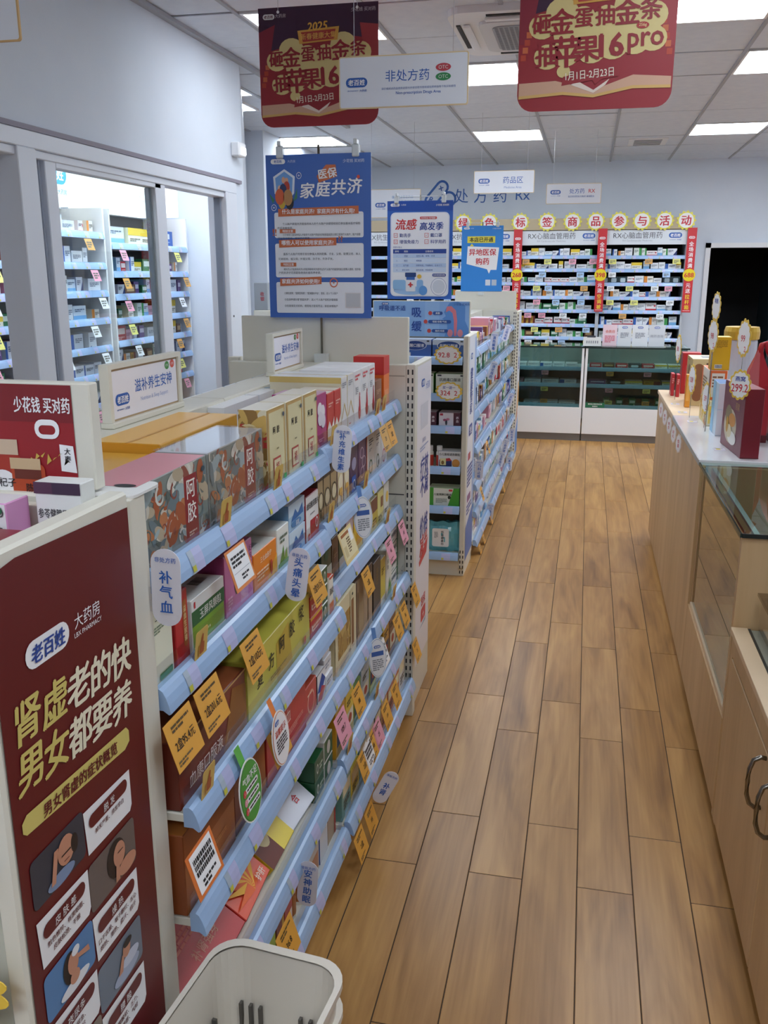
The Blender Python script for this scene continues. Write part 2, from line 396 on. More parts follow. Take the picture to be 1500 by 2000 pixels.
dbox('track_fin', 4.085, 4.10, .12, 1.985, -.055, -.03, M('#7f8797', .4))
MB().box(.012, .02, 4.955, 4.975, .96, 1.06, M('#3d4148', .4)).build('lock_plate', d1)
MB().tube([(.010, 4.965, 1.36), (.016, 4.965, 1.36)], .006, M('#4a4e58', .4)).build('lock_button', d1)
# emergency lamp on the left wall end
t = thing('emergency_lamp', 'small white emergency lamp box glowing at the left wall corner', 'emergency lamp', (-2.0, 5.11, 2.235))
MB().box(0, .05, -.055, .055, 0, .075, WHITE, ch=.006).build('body', t)
MB().box(.0505, .056, -.02, .045, .012, .05, emis('lamp_lens', (1, 1, 1), 3.0), ch=.004).build('lens', t)
# cassette air conditioner and vent
t = thing('air_conditioner', 'white ceiling cassette air conditioner with round-cornered grille between the banners', 'air conditioner', (-.30, 4.84, ZC))
m = MB(); f = Fr((0, 0, -.03), (1, 0, 0), (0, -1, 0), (0, 0, -1))
m.plate(f, rrpts(-.40, .40, -.42, .42, .09), .05, WHITE); m.build('panel', t)
m = MB(); f2 = Fr((0, 0, -.045), (1, 0, 0), (0, -1, 0), (0, 0, -1)); m.plate(f2, rrpts(-.27, .27, -.29, .29, .07), .02, M('#d5d6d8', .5)); m.build('grille_frame', t)
m = MB(); f3 = Fr((0, 0, -.050), (1, 0, 0), (0, -1, 0), (0, 0, -1)); m.plate(f3, rrpts(-.21, .21, -.23, .23, .05), .008, M('#a9abb0', .6)); g = m.build('grille', t)
m = MB()
for i in range(17):
    for j in range(19): m.rect(f3, -.19+i*.0237-.008, -.19+i*.0237+.008, -.21+j*.0233-.008, -.21+j*.0233+.008, M('#7e8087', .7), .001)
m.build('grille_holes', g)
for k in range(4):
    m = MB(); a = k*math.pi/2; m.box(-.22, .22, .357, .377, -.0345, -.030, DARK); o = m.build('air_slot', t); o.rotation_euler = (0, 0, a)
    m = MB(); m.box(-.23, .23, .31, .345, -.046, -.032, WHITE, ch=.004); o = m.build('louvre', t); o.rotation_euler = (.25 if k == 0 else 0, 0, a)
t = thing('air_vent', 'small white square air vent in the ceiling before the back wall', 'air vent', (.45, 9.05, ZC-.006))
m = MB(); m.box(-.17, .17, -.22, .22, 0, .008, WHITE, ch=.002); m.build('plate', t)
for k in range(5): MB().box(-.12, .12, -.15+k*.075-.012, -.15+k*.075+.012, -.004, 0, M('#8f9299', .6)).build('slat', t)
# ================================================================ shelving helpers
def org(o):
    v = Vector((0, 0, 0))
    while o: v += o.location; o = o.parent
    return v
def bw(mb, name, parent):
    """link a mesh given in room coordinates under an unrotated parent"""
    d = org(parent); mb.v = [(x-d.x, y-d.y, z-d.z) for x, y, z in mb.v]
    return mb.build(name, parent)
PROF = [(-.012, .024), (.000, .026), (.007, .021), (.013, .009), (.018, -.006), (.021, -.022), (.017, -.024), (.006, -.016), (-.012, -.016)]
STK, STY, STG = M('#b5b9e0', .4), M('#c9c648', .4), M('#6f9a74', .4)
def rail(fr, a0, a1, k=1.0, stick=0, mat=None):
    k *= .84
    m = MB(); n = len(PROF)
    A = [fr.p(a0, b*k, c*k) for c, b in PROF]; B = [fr.p(a1, b*k, c*k) for c, b in PROF]
    for i in range(n):
        j = (i+1) % n; m.face([A[i], A[j], B[j], B[i]][::-1], mat or RAIL, i in (1, 2, 3, 4))
    m.face(A, mat or RAIL); m.face(B[::-1], mat or RAIL)
    if stick:
        step = (a1-a0)/stick
        for q in range(stick):
            x = a0 + step*(q+.5) + random.uniform(-.25, .25)*step; w = .032*k
            def st(xa, xb, mm):
                for (c1, b1), (c2, b2) in ((PROF[2], PROF[3]), (PROF[3], PROF[4]), (PROF[4], PROF[5])):
                    e = .0008
                    m.face([fr.p(xa, b2*k, c2*k+e), fr.p(xb, b2*k, c2*k+e), fr.p(xb, b1*k, c1*k+e), fr.p(xa, b1*k, c1*k+e)], mm)
            st(x-w*.9, x-w*.3, STK if q % 2 else M('#a9b8c8', .4)); st(x-w*.3, x+w*.9, STK)
            f = Fr(fr.p(x-w*.65, -.012*k, .0205*k), fr.u, (fr.p(0, PROF[4][1], PROF[4][0])-fr.p(0, PROF[5][1], PROF[5][0])).normalized(), fr.n)
            m.rect(f, -w*.22, w*.22, -.006*k, .006*k, STY, .001)
    return m
def slots(fr, a, b0, b1, k=1.0, pitch=.0285, dx=.0075):
    m = MB(); b = b0
    while b < b1:
        for s_ in (-1, 1): m.rect(fr, a+s_*dx-.0022*k, a+s_*dx+.0022*k, b, b+.017, BLACK, .0008)
        b += pitch
    return m
def gondola(name, label, y0, segs, y1, xs, xc, nstick):
    """double-sided run of shelving along y; segs = [(ya, yb, [(z, front_x)...])]"""
    t = thing(name, label, 'shelving', ((xs+xc)/2, (y0+y1)/2, 0))
    bw(MB().box(xc-.28, xs+.26, y0+.02, y1-.02, 0, .085, CREAM, ch=.003), 'plinth', t)
    for ya, yb, sh in segs:
        bw(MB().box(xc, xs, ya+.001, yb-.001, .085, 1.245, CREAM, ch=.002), 'back_panel', t)
        bw(MB().box(xc-.004, xs+.006, ya+.001, yb-.001, 1.247, 1.303, CREAM, ch=.003), 'spine_cap', t)
        for i, (z, xf) in enumerate(sh):
            d = bw(MB().box(xs, xf-.008, ya+.004, yb-.004, z-.006, z+.010, CREAM, ch=.002), 'shelf', t)
            bw(rail(FX(xf, 0, z), ya+.004, yb-.004, 1.0, nstick), 'price_rail', d)
            bw(MB().box(xf-.010, xf-.0085, ya+.006, yb-.006, z+.010, z+.052, ACRYL), 'front_guard', d)
        bw(MB().box(xc-.27, xc, ya+.004, yb-.004, 1.14, 1.16, CREAM), 'shelf', t)
        bw(MB().box(xc-.27, xc, ya+.004, yb-.004, .6, .62, CREAM), 'shelf', t)
    return t
XS, XC = -.862, -.945
A_Z = [(1.155, -.605), (.965, -.605), (.765, -.568), (.570, -.568), (.312, -.572), (.128, -.562)]
B_Z = [(1.165, -.615), (.975, -.613), (.795, -.608), (.548, -.578), (.325, -.574), (.138, -.557)]
g1 = gondola('gondola_shelf', 'cream double-sided gondola with pale blue price rails nearest the viewer', 1.13, [(1.14, 2.055, A_Z), (2.055, 2.985, B_Z)], 3.0, XS, XC, 5)
bw(MB().box(XS-.36, -.601, 1.088, 1.138, 0, 1.30, CREAM, ch=.004), 'end_panel', g1)
m = MB(); f = FZ(1.3015, -.665, 1.135); m.plate(f, rrpts(-.09, .066, -.045, .055, .02), .004, PLASTIC); m.ell(f, .025, .018, .017, .009, BLACK); m.rect(f, -.03, -.005, -.038, -.030, BLACK); bw(m, 'end_cap', g1)
bw(MB().box(XS-.36, -.585, 2.988, 3.03, .09, 1.30, CREAM, ch=.002), 'end_panel', g1)
for z, mm in ((.42, '#4a4a48'), (.85, '#4a4a48'), (1.263, '#a9a69a')): bw(MB().rect(FY(2.9875), XS+.02, -.59, z-.002, z+.002, M(mm, .7), .0006), 'panel_joint', g1)
up = bw(MB().box(-.585, -.553, 2.985, 3.03, 0, 1.302, CREAM, ch=.002), 'upright', g1)
bw(slots(FY(2.985), -.570, .10, 1.28, 1.2), 'slots', up)
C_Z = [(1.165, -.60), (1.0, -.60), (.815, -.595), (.63, -.575), (.415, -.57), (.255, -.567), (.085, -.562)]
g2 = gondola('gondola_shelf', 'second cream gondola further down the aisle, lined with white wobbler tags', 4.94, [(4.955, 5.87, C_Z), (5.87, 6.79, [(z+random.uniform(-.03, .03), x) for z, x in C_Z]), (6.79, 7.70, C_Z)], 7.72, XS, XC, 2)
bw(MB().box(XS-.36, -.60, 7.70, 7.735, .0, 1.30, CREAM, ch=.002), 'end_panel', g2)
up = bw(MB().box(-.60, -.57, 7.695, 7.735, 0, 1.302, CREAM, ch=.002), 'upright', g2); bw(slots(FY(7.695), -.585, .1, 1.28, 1.4), 'slots', up)
# ---------------------------------------------------------------- end caps
def endcap(label, y0, y1, xr, face, zs, header, hdr_x=(-1.2, -.62), side_top=1.30, xl=-1.23, plinth=.05, hdr_y=None, hdr_z=None):
    """face=-1 looks towards the entrance, +1 away from it"""
    t = thing('endcap_display', label, 'display stand', ((xl+xr)/2, (y0+y1)/2, 0))
    yb = y1-.02 if face < 0 else y0+.02                     # back board
    bw(MB().box(xl, xr-.002, yb-.01, yb+.01, .0, side_top-.02, CREAM), 'back_board', t)
    sp_ = bw(MB().box(xr-.028, xr, y0, y1, plinth, side_top, CREAM, ch=.004), 'side_panel', t)
    bw(MB().box(xl, xl+.028, y0, y1, 0, side_top, CREAM, ch=.004), 'side_panel', t)
    yf = y0 if face < 0 else y1
    bw(MB().box(xl+.02, xr-.004, min(yb, yf+.02*-face), max(yb, yf+.02*-face), 0, .09, CREAM), 'plinth', t)
    for z in zs:
        d = bw(MB().box(xl+.03, xr-.03, min(yb, yf), max(yb, yf), z-.006, z+.008, CREAM), 'shelf', t)
        fr = FY(yf-.004, 0, z) if face < 0 else Fr((0, yf+.004, z), (-1, 0, 0), (0, 0, 1), (0, 1, 0))
        bw(rail(fr, xl+.03 if face < 0 else -xr+.03, xr-.03 if face < 0 else -xl-.03, 1.0, 4 if face < 0 else 0), 'price_rail', d)
    hb = None
    if header:
        hy = hdr_y or yb; hb = bw(MB().box(hdr_x[0], hdr_x[1], hy-.012, hy+.012, hdr_z or side_top-.03, 1.455, CREAM, ch=.002), 'header_board', t)
    return t, sp_, hb, yb
e1, e1s, e1h, e1y = endcap('cream end display with a tall dark red advert board at the lower left', .765, 1.085, -.600, -1, [1.215, .95, .68, .4], True, (-1.2, -.655), 1.312, hdr_y=1.114, hdr_z=1.306)
e1y = 1.114
e2, e2s, e2h, e2y = endcap('cream end display behind the near gondola with a slim white text panel', 3.035, 3.385, -.565, 1, [1.0, .7, .4], True, (-1.19, -.590), 1.295, plinth=.0)
e3, e3s, e3h, e3y = endcap('end display of the second gondola stacked with boxes facing the entrance', 4.60, 4.94, -.577, -1, [1.165, .977, .808, .59, .375, .115], True, (-1.15, -.612), 1.292)
e4, e4s, e4h, e4y = endcap('far end display with a plain cream header board by the back counter', 7.74, 8.05, -.555, 1, [1.0, .7, .4], True, (-1.10, -.585), 1.29)
bw(slots(FY(4.60), -.5905, .02, .14, 1.3), 'slots', e3s)
bw(slots(FY(7.74), -.5685, .05, 1.25, 1.4), 'slots', e4s)
ru = bw(MB().box(-1.245, -1.205, 3.04, 3.08, 0, 1.31, CREAM), 'rear_upright', e2)
bw(slots(FY(3.04), -1.225, .9, 1.29, 1.3), 'slots', ru)
# dark backing seen through the second gondola's end display
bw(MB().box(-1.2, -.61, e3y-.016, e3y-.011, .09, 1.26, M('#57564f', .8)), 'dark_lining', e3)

# ================================================================ right-hand counters
WOODV = plank_mat('maple_veneer', ('#b5946a', '#c7a67a', '#d4b58a'), False, .5, 1.0)
_n = WOODV.node_tree
for nd in _n.nodes:
    if nd.type == 'MAPPING': nd.inputs['Scale'].default_value = (5, 5, .6) if nd.inputs['Scale'].default_value[0] < 20 else (45, 45, 2)
PALE = M('#dcc2a0', .45)
KICK = M('#6d5640', .7)
c1 = thing('service_counter', 'tall pale wood service counter with white top carrying gift boxes', 'counter', (.70, 4.55, 0))
bw(MB().box(.45, .47, 3.49, 5.62, .045, .897, WOODV, ch=.001), 'front_panel', c1)
bw(MB().box(.47, .95, 5.60, 5.62, .045, .897, WOODV), 'end_panel', c1); bw(MB().box(.47, .95, 3.49, 3.51, .045, .897, WOODV), 'end_panel', c1)
bw(MB().box(.49, .95, 3.52, 5.58, 0, .05, KICK), 'plinth', c1)
bw(MB().box(.444, .96, 4.615, 5.64, .898, .92, PALE, ch=.002), 'wood_top', c1)
bw(MB().box(.444, .96, 3.49, 4.613, .898, .92, M('#eceef2', .12, 0, .3), ch=.002), 'white_top', c1)
bw(MB().box(.4425, .4438, 3.49, 4.613, .899, .919, M('#98a1a3', .3)), 'edge_band', c1)
c2 = thing('glass_showcase', 'pale wood showcase with tall glass front beside the aisle on the right', 'showcase', (.70, 3.0, 0))
bw(MB().box(.45, .47, 2.525, 3.488, .045, .345, WOODV, ch=.001), 'front_panel', c2)
bw(MB().box(.452, .95, 2.520, 2.545, .02, .897, WOODV), 'end_panel', c2); bw(MB().box(.462, .95, 3.463, 3.486, .02, .897, WOODV), 'end_panel', c2)
bw(MB().box(.93, .95, 2.545, 3.463, .02, .89, M('#b79f80', .5)), 'back_panel', c2)
bw(MB().box(.455, .93, 2.545, 3.463, .345, .362, PALE, ch=.001), 'sill', c2)
bw(MB().box(.462, .468, 2.545, 3.463, .362, .897, MIRRORGLASS), 'front_pane', c2)
bw(MB().box(.50, .92, 2.55, 3.46, .62, .626, GREENGLASS), 'glass_shelf', c2)
bw(MB().box(.444, .96, 2.510, 3.486, .899, .911, GREENGLASS), 'glass_top', c2)
m = MB().box(.444, .449, 2.509, 3.486, .899, .911, M('#1f2c2c', .2)).box(.449, .96, 2.506, 2.510, .899, .911, M('#1a1f20', .2)); bw(m, 'glass_edge', c2)
bw(MB().box(.49, .505, 2.55, 3.46, .888, .897, M('#8b989a', .3, .6)), 'top_rail', c2)
bw(MB().box(.49, .94, 2.56, 3.45, 0, .045, KICK), 'plinth', c2)
c3 = thing('low_cabinet', 'low pale wood cabinet with curved metal handles at the right edge', 'cabinet', (.72, 1.85, 0))
bw(MB().box(.47, .98, 1.15, 2.512, .06, .618, WOODV), 'body', c3)
for ya, yb, hy in ((1.885, 2.475, 1.945), (1.29, 1.879, 1.83)):
    d = bw(MB().box(.450, .470, ya, yb, .035, .555, WOODV, ch=.0015), 'door', c3)
    pts = [(.450, hy, .605-.0), (.438, hy, .607), (.424, hy, .598), (.417, hy, .575), (.416, hy, .545), (.417, hy, .51), (.424, hy, .488), (.438, hy, .478), (.450, hy, .480)]
    bw(MB().tube([(x, y, z-.06) for x, y, z in pts], .0055, CHROME, 8), 'handle', d)
bw(MB().box(.452, .47, 1.15, 2.512, .56, .618, WOODV), 'top_rail', c3); bw(MB().box(.452, .47, 2.48, 2.512, .02, .56, WOODV), 'stile', c3)
bw(MB().box(.446, .49, 1.15, 2.512, .618, .636, PALE, ch=.001), 'sill', c3)
bw(MB().box(.49, .498, 1.15, 2.512, .619, .634, M('#2b3233', .3)), 'track', c3)
bw(MB().box(.498, .98, 1.15, 2.512, .618, .630, M('#a2a79a', .4)), 'cabinet_top', c3)
bw(MB().box(.52, .96, 1.2, 2.5, 0, .06, KICK), 'plinth', c3)
t = thing('acrylic_case', 'clear acrylic lidded case on the low wooden cabinet', 'display case', (.70, 2.22, .630))
for a in ((-.19, .19, .244, .25, 0, .115), (-.19, .19, -.25, -.244, 0, .115), (-.19, -.184, -.244, .244, 0, .115), (.184, .19, -.244, .244, 0, .115)): MB().box(*a, ACRYL).build('wall_pane', t)
MB().box(-.2, .2, -.26, .26, .115, .123, glass('smoked_acrylic', (.62, .58, .52))).build('lid', t)
m = MB(); m.rect(FZ(.1245), -.12, .06, .02, .12, PAPER).rect(FZ(.125), -.11, -.07, .05, .11, M('#e4d24a')).lines(FZ(.125), -.06, .05, .10, .008, 4, GREY, .001); m.build('price_label', t)
# ================================================================ back counter: glass showcases
def showcase(x0, x1, label):
    t = thing('glass_showcase', label, 'showcase', ((x0+x1)/2, 9.17, 0))
    y0, y1 = 8.92, 9.42
    bw(MB().box(x0, x1, y0, y0+.02, .072, .33, WHITE, ch=.001), 'front_panel', t)
    bw(MB().box(x0, x1, y0+.012, y1, 0, .07, M('#6f6a66', .5)), 'plinth', t)
    for x in (x0, x1-.022): bw(MB().box(x, x+.022, y0, y1, .33, .905, WHITE), 'side_post', t)
    bw(MB().box(x0+.022, x1-.022, y1-.02, y1, .33, .90, M('#8d9692', .4)), 'back_panel', t)
    bw(MB().box(x0+.022, x1-.022, y0+.02, y1-.02, .318, .33, M('#b9cfd8', .4)), 'floor_panel', t)
    bw(MB().box(x0+.022, x1-.022, y0+.004, y0+.010, .33, .905, SHOWGLASS), 'front_pane', t)
    bw(MB().box(x0, x1, y0-.004, y1, .905, .915, GREENGLASS), 'glass_top', t)
    bw(MB().box(x0, x1, y0-.005, y0-.0035, .902, .917, M('#25302f', .2)), 'glass_edge', t)
    for z in (.71, .55):
        d = bw(MB().box(x0+.022, x1-.022, y0+.07+(.71-z)*.0, y1-.02, z-.005, z, M('#cfdcdd', .3)), 'shelf', t)
        bw(rail(FY(y0+.066, 0, z-.012), x0+.022, x1-.022, .9, 0, M('#8fb6cf', .35)), 'price_rail', d)
    bw(rail(FY(y0+.030, 0, .345), x0+.022, x1-.022, .8, 0, M('#9cc6dd', .35)), 'base_rail', t)
    return t
sc_l = showcase(-.95, -.002, 'white based glass showcase at the back, left of the joint')
sc_r = showcase(.010, .965, 'white based glass showcase at the back holding a dark row of boxes')
m = MB(); f = FY(8.9195); m.rect(f, .035, .215, .335, .382, M('#1d6b4a')); m.text(f, '请凭处方购买处方药', .125, .368, .015, PAPER, .002, .02, maxw=.165); m.text(f, '谢谢配合', .125, .347, .013, PAPER, .002, .02); bw(m, 'green_sticker', sc_r)
# ================================================================ wall shelving at the back
struct(MB().box(-2.60, 1.0, 9.98, 10.49, 2.035, 2.15, M('#b9a98c', .6), ch=.002).build('trim_4'))
BX = [-2.55, -1.665, -.78, .105, .97]
BROWS = [1.762, 1.628, 1.488, 1.345, 1.205, 1.055, .918]
back_units = []
for i in range(4):
    x0, x1 = BX[i], BX[i+1]
    nm = ['leftmost', 'left middle', 'right middle', 'rightmost'][i]
    t = thing('wall_shelf_unit', 'dark backed wall shelving on the back wall, %s bay' % nm, 'shelving', ((x0+x1)/2, 10.24, 0)); back_units.append(t)
    bw(MB().box(x0, x1, 10.44, 10.485, 0, 2.03, M('#39332f', .8)), 'back_panel', t)
    for x in (x0, x1-.018): bw(MB().box(x, x+.018, 10.0, 10.44, 0, 2.03, M('#b7bbc1', .5)), 'side_panel', t)
    hd = bw(MB().box(x0+.018, x1-.018, 10.0, 10.06, 1.885, 2.03, M('#dfe4ea', .35)), 'header_sign', t)
    m = MB(); f = FY(10.0, 0, 0)
    m.text(f, ['RX抗生素用药', 'RX抗感染用药', 'RX心脑血管用药', 'RX心脑血管用药'][i], (x0+x1)/2-.07, 1.977, .068, M('#55565e'), .002, .0)
    m.text(f, 'RX Cardiovascular Medicines', (x0+x1)/2-.07, 1.925, .025, M('#aeb1ba'), .002)
    m.logo(f, x1-.13, 1.975, .13, LOGO, PAPER, .002); bw(m, 'lettering', hd)
    for r, z in enumerate(BROWS):
        z += (-.004 if i == 3 else 0)
        d = bw(MB().box(x0+.018, x1-.018, 10.03, 10.44, z-.006, z+.004, M('#4a4644', .6)), 'shelf', t)
        bw(rail(FY(10.028, 0, z), x0+.018, x1-.018, .9, 6), 'price_rail', d)
    bw(MB().box(x0+.018, x1-.018, 10.06, 10.44, .05, .7, M('#8d8a86', .6)), 'lower_cupboard', t)
# ================================================================ side room shelving seen through the sliding doors
SBAY = [(3.80, 4.86, [1.84, 1.645, 1.465, 1.285, 1.10, .92, .72]), (4.93, 5.75, [1.84, 1.645, 1.465, 1.285, 1.10, .92, .72]), (5.83, 7.06, [1.78, 1.59, 1.435, 1.27, 1.115, .957, .79])]
side_units = []
LIGHTBOX = emis('lit_sign_face', (.95, .98, 1.0), 1.6)
for i, (ya, yb, zs) in enumerate(SBAY):
    nm = ['nearest bay', 'middle bay', 'far bay'][i]
    t = thing('wall_shelf_unit', 'white side room shelving seen through the sliding door, ' + nm, 'shelving', (-3.4, (ya+yb)/2, 0)); side_units.append(t)
    bw(MB().box(-3.6, -3.57, ya, yb, 0, 2.02, M('#4b4a48', .8)), 'back_panel', t)
    for y in (ya, yb): bw(MB().box(-3.57, -3.2, y-.018, y, 0, 2.02, WHITE), 'side_panel', t)
    bw(MB().box(-3.57, -3.5, ya, yb-.018, 2.02, 2.5, WALL), 'upper_panel', t)
    hd = bw(MB().box(-3.5, -3.17, ya-.01, yb-(.2 if i == 2 else .12), 2.02, 2.30, LIGHTBOX, ch=.004), 'header_box', t)
    m = MB(); f = FX(-3.17, 0, 0)
    if i == 1: m.logo(f, 5.13, 2.18, .30, M('#3aa0c8'), PAPER, .002)
    if i == 2: m.text(f, '外', 6.58, 2.14, .12, M('#d8485a'), .002, .03); m.text(f, '用药', 6.3, 2.14, .10, M('#c9cdd6'), .002)
    if i == 0: m.logo(f, 4.1, 2.18, .30, M('#3aa0c8'), PAPER, .002)
    if m.v: bw(m, 'lettering', hd)
    for z in zs:
        d = bw(MB().box(-3.57, -3.21, ya, yb-.018, z-.006, z+.004, WHITE), 'shelf', t)
        bw(rail(FX(-3.21, 0, z), ya, yb-.018, 1.1, 5), 'price_rail', d)
# bright lamps of the side room
for k, (y, w) in enumerate(((3.2, 'above the nearest side room shelves'), (4.9, 'above the middle of the side room'), (6.4, 'at the far end of the side room'))):
    t = thing('ceiling_light', 'square white ceiling light panel ' + w, 'ceiling light', (-2.72, y, ZC-.012), group='ceiling light panels')
    m = MB(); m.box(-.3, .3, -.3, -.284, 0, .02, WHITE).box(-.3, .3, .284, .3, 0, .02, WHITE).box(-.3, -.284, -.284, .284, 0, .02, WHITE).box(.284, .3, -.284, .284, 0, .02, WHITE); m.build('frame', t)
    MB().box(-.284, .284, -.284, .284, .004, .012, LAMPMAT).build('diffuser', t)
# ================================================================ goods
def paint(m, fr, w, h, specs, d=0, c0=.0006, dc=.0004):
    """print given in shares of the face: a across, b up"""
    A = lambda a: (a-.5)*w
    B = lambda b: b*h
    for i, s in enumerate(specs):
        k, c = s[0], c0 + i*dc
        if k == 'r': m.rect(fr, A(s[1]), A(s[2]), B(s[3]), B(s[4]), M(s[5]), c)
        elif k == 'rr': m.rrect(fr, A(s[1]), A(s[2]), B(s[3]), B(s[4]), s[6]*min(w, h), M(s[5]), c)
        elif k == 'e': m.ell(fr, A(s[1]), B(s[2]), s[3]*w, s[4]*h, M(s[5]), c, 20)
        elif k == 'p': m.poly(fr, [(A(a), B(b)) for a, b in s[1]], M(s[2]), c)
        elif k == 't': m.text(fr, s[1], A(s[2]), B(s[3]), s[4]*h, M(s[5]), c, s[6] if len(s) > 6 else .01, maxw=(s[7] if len(s) > 7 else .92)*w)
        elif k == 'v': m.vtext(fr, s[1], A(s[2]), B(s[3]), s[4]*h, M(s[5]), c, s[6] if len(s) > 6 else .01)
        elif k == 'l': m.lines(fr, A(s[1]), A(s[2]), B(s[3]), s[4]*h, s[5], M(s[6]), c)
        elif k == 'g': m.logo(fr, A(s[1]), B(s[2]), s[3]*w, M(s[4]), M(s[5]), c, False)
        elif k == 'ring':
            m.ring(fr, ellpts(A(s[1]), B(s[2]), s[3]*w, s[4]*h, 20), ellpts(A(s[1]), B(s[2]), s[3]*w*s[6], s[4]*h*s[6], 20), M(s[5]), c)
        elif k == 'f': floral(m, fr, w, h, s[1], c)
        elif k == 'bar':
            x = A(s[1]); e = A(s[2])
            m.rect(fr, x, e, B(s[3]), B(s[4]), PAPER, c)
            x += .1*(e-x)
            while x < e-.0012:
                ww = random.uniform(.0006, .0018); m.rect(fr, x, x+ww, B(s[3]+.1*(s[4]-s[3])), B(s[4]-.1*(s[4]-s[3])), BLACK, c+.0003); x += ww + random.uniform(.0006, .0016)
def floral(m, fr, w, h, pal, c):
    rnd = random.Random(5)
    for i in range(110):
        x, y = rnd.uniform(-.46, .46)*w, rnd.uniform(.06, .94)*h
        r = rnd.uniform(.07, .22)*h; col_ = M(pal[rnd.randrange(len(pal))]); cc = c + i*.000003
        if i % 3 == 0:
            a0 = rnd.uniform(0, 6); po = []; pi_ = []
            for q in range(15):
                t = a0 + q*.32; k = r*(1.2-.05*q)
                po.append((min(max(x+k*math.cos(t), -w/2), w/2), min(max(y+k*math.sin(t), 0), h)))
                pi_.append((min(max(x+k*.68*math.cos(t), -w/2), w/2), min(max(y+k*.68*math.sin(t), 0), h)))
            for q in range(14): m.face([fr.p(*po[q], cc), fr.p(*po[q+1], cc), fr.p(*pi_[q+1], cc), fr.p(*pi_[q], cc)], col_)
        else:
            ang = rnd.uniform(0, 3.14); e1_, e2_ = r, r*rnd.uniform(.3, .7)
            pts = [(min(max(x+e1_*math.cos(t)*math.cos(ang)-e2_*math.sin(t)*math.sin(ang), -w/2), w/2), min(max(y+e1_*math.cos(t)*math.sin(ang)+e2_*math.sin(t)*math.cos(ang), 0), h)) for t in [q*math.pi/7 for q in range(14)]]
            m.poly(fr, pts, col_, cc)
def product(name, label, pos, rotz, w, h, d, cols, front=(), top=(), side=(), cat='box', group=None, rx=0, rough=.35):
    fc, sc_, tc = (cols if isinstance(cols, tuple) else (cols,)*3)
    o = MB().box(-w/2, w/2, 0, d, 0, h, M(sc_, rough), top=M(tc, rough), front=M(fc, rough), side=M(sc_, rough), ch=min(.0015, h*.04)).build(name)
    o.location = pos; o.rotation_euler = (rx, 0, rotz); tag(o, label, cat, group)
    if front: m = MB(); paint(m, FY(0), w, h, front); m.build('printed_front', o)
    if top: m = MB(); paint(m, Fr((0, 0, h), (1, 0, 0), (0, 1, 0), (0, 0, 1)), w, d, top); m.build('printed_top', o)
    if side: m = MB(); paint(m, Fr((-w/2, d/2, 0), (0, -1, 0), (0, 0, 1), (-1, 0, 0)), d, h, side); m.build('printed_side', o)
    return o
HP = math.pi/2
def shelfx(label, xf, y0, y1, z, h, d, cols, front=(), top=(), side=(), name='medicine_box', dx=0, rot=0, **kw):
    return product(name, label, (xf-dx, (y0+y1)/2, z+.0005), HP+rot, (y1-y0)-.003, h, d, cols, front, top, side, **kw)
# ---------------------------------------------------------------- near gondola, near half: shelf 1
FLOR = ['#a4552f', '#b9764a', '#d8d6cc', '#66787f', '#54625f', '#b5a68c', '#8d4a3a', '#9db0b4', '#c9c4b6']
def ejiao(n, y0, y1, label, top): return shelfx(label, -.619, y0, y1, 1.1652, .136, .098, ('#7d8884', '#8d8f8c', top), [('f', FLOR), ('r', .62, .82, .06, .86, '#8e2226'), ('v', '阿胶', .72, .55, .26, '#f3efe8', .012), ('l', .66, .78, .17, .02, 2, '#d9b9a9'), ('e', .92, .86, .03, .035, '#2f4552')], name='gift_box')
ejiao(0, 1.145, 1.395, 'floral donkey-hide gelatin gift box with pink lid on the top shelf', '#d58a94')
b = ejiao(1, 1.397, 1.672, 'floral gelatin gift box under clear film, beside the pink lidded one', '#b9bfc6')
MB().box(-.137, .137, -.002, .1, 0, .1385, ACRYL).build('clear_film', b)
shelfx('amber gift carton lying behind the pink lidded floral box', -.722, 1.15, 1.43, 1.1652, .125, .13, ('#d19a2e', '#c58a25', '#e0a83f'), top=[('r', .2, .45, .3, .55, '#cfc6b4')], name='gift_carton')
shelfx('longer amber gift carton behind the film wrapped floral box', -.722, 1.432, 1.80, 1.1652, .142, .135, ('#d8a13a', '#c98e2a', '#e7b24d'), top=[('r', 0, 1, .45, .5, '#d9a35c')], name='gift_carton')
for i, (a, b_, nm) in enumerate(((1.69, 1.808, 'nearest'), (1.812, 1.93, 'middle'), (1.934, 2.045, 'farthest'))):
    shelfx('cream and gold framed gelatin gift box, %s of three on top shelf' % nm, -.617, a, b_, 1.1652, .168, .06, ('#b99a55', '#d9d0b4', '#e6e0d2'),
        [('r', .03, .97, .02, .98, '#c7a565'), ('r', .1, .9, .05, .95, '#dcd3a6'), ('v', '阿', .36, .72, .10, '#2a2622', .02), ('v', '胶', .56, .72, .10, '#2a2622', .02), ('r', .26, .66, .12, .38, '#b5483c'), ('r', .29, .63, .145, .355, '#e2d7b4'), ('t', '福', .46, .25, .14, '#b5483c', .02), ('e', .84, .88, .05, .03, '#3a5066'), ('r', .78, .92, .05, .12, '#3f9a52'), ('l', .4, .6, .5, .02, 1, '#8d825a')],
        side=[('f', ['#b4352f', '#c9a55a', '#d9c89a', '#8d6a35'])] if i == 0 else (), name='gift_box')
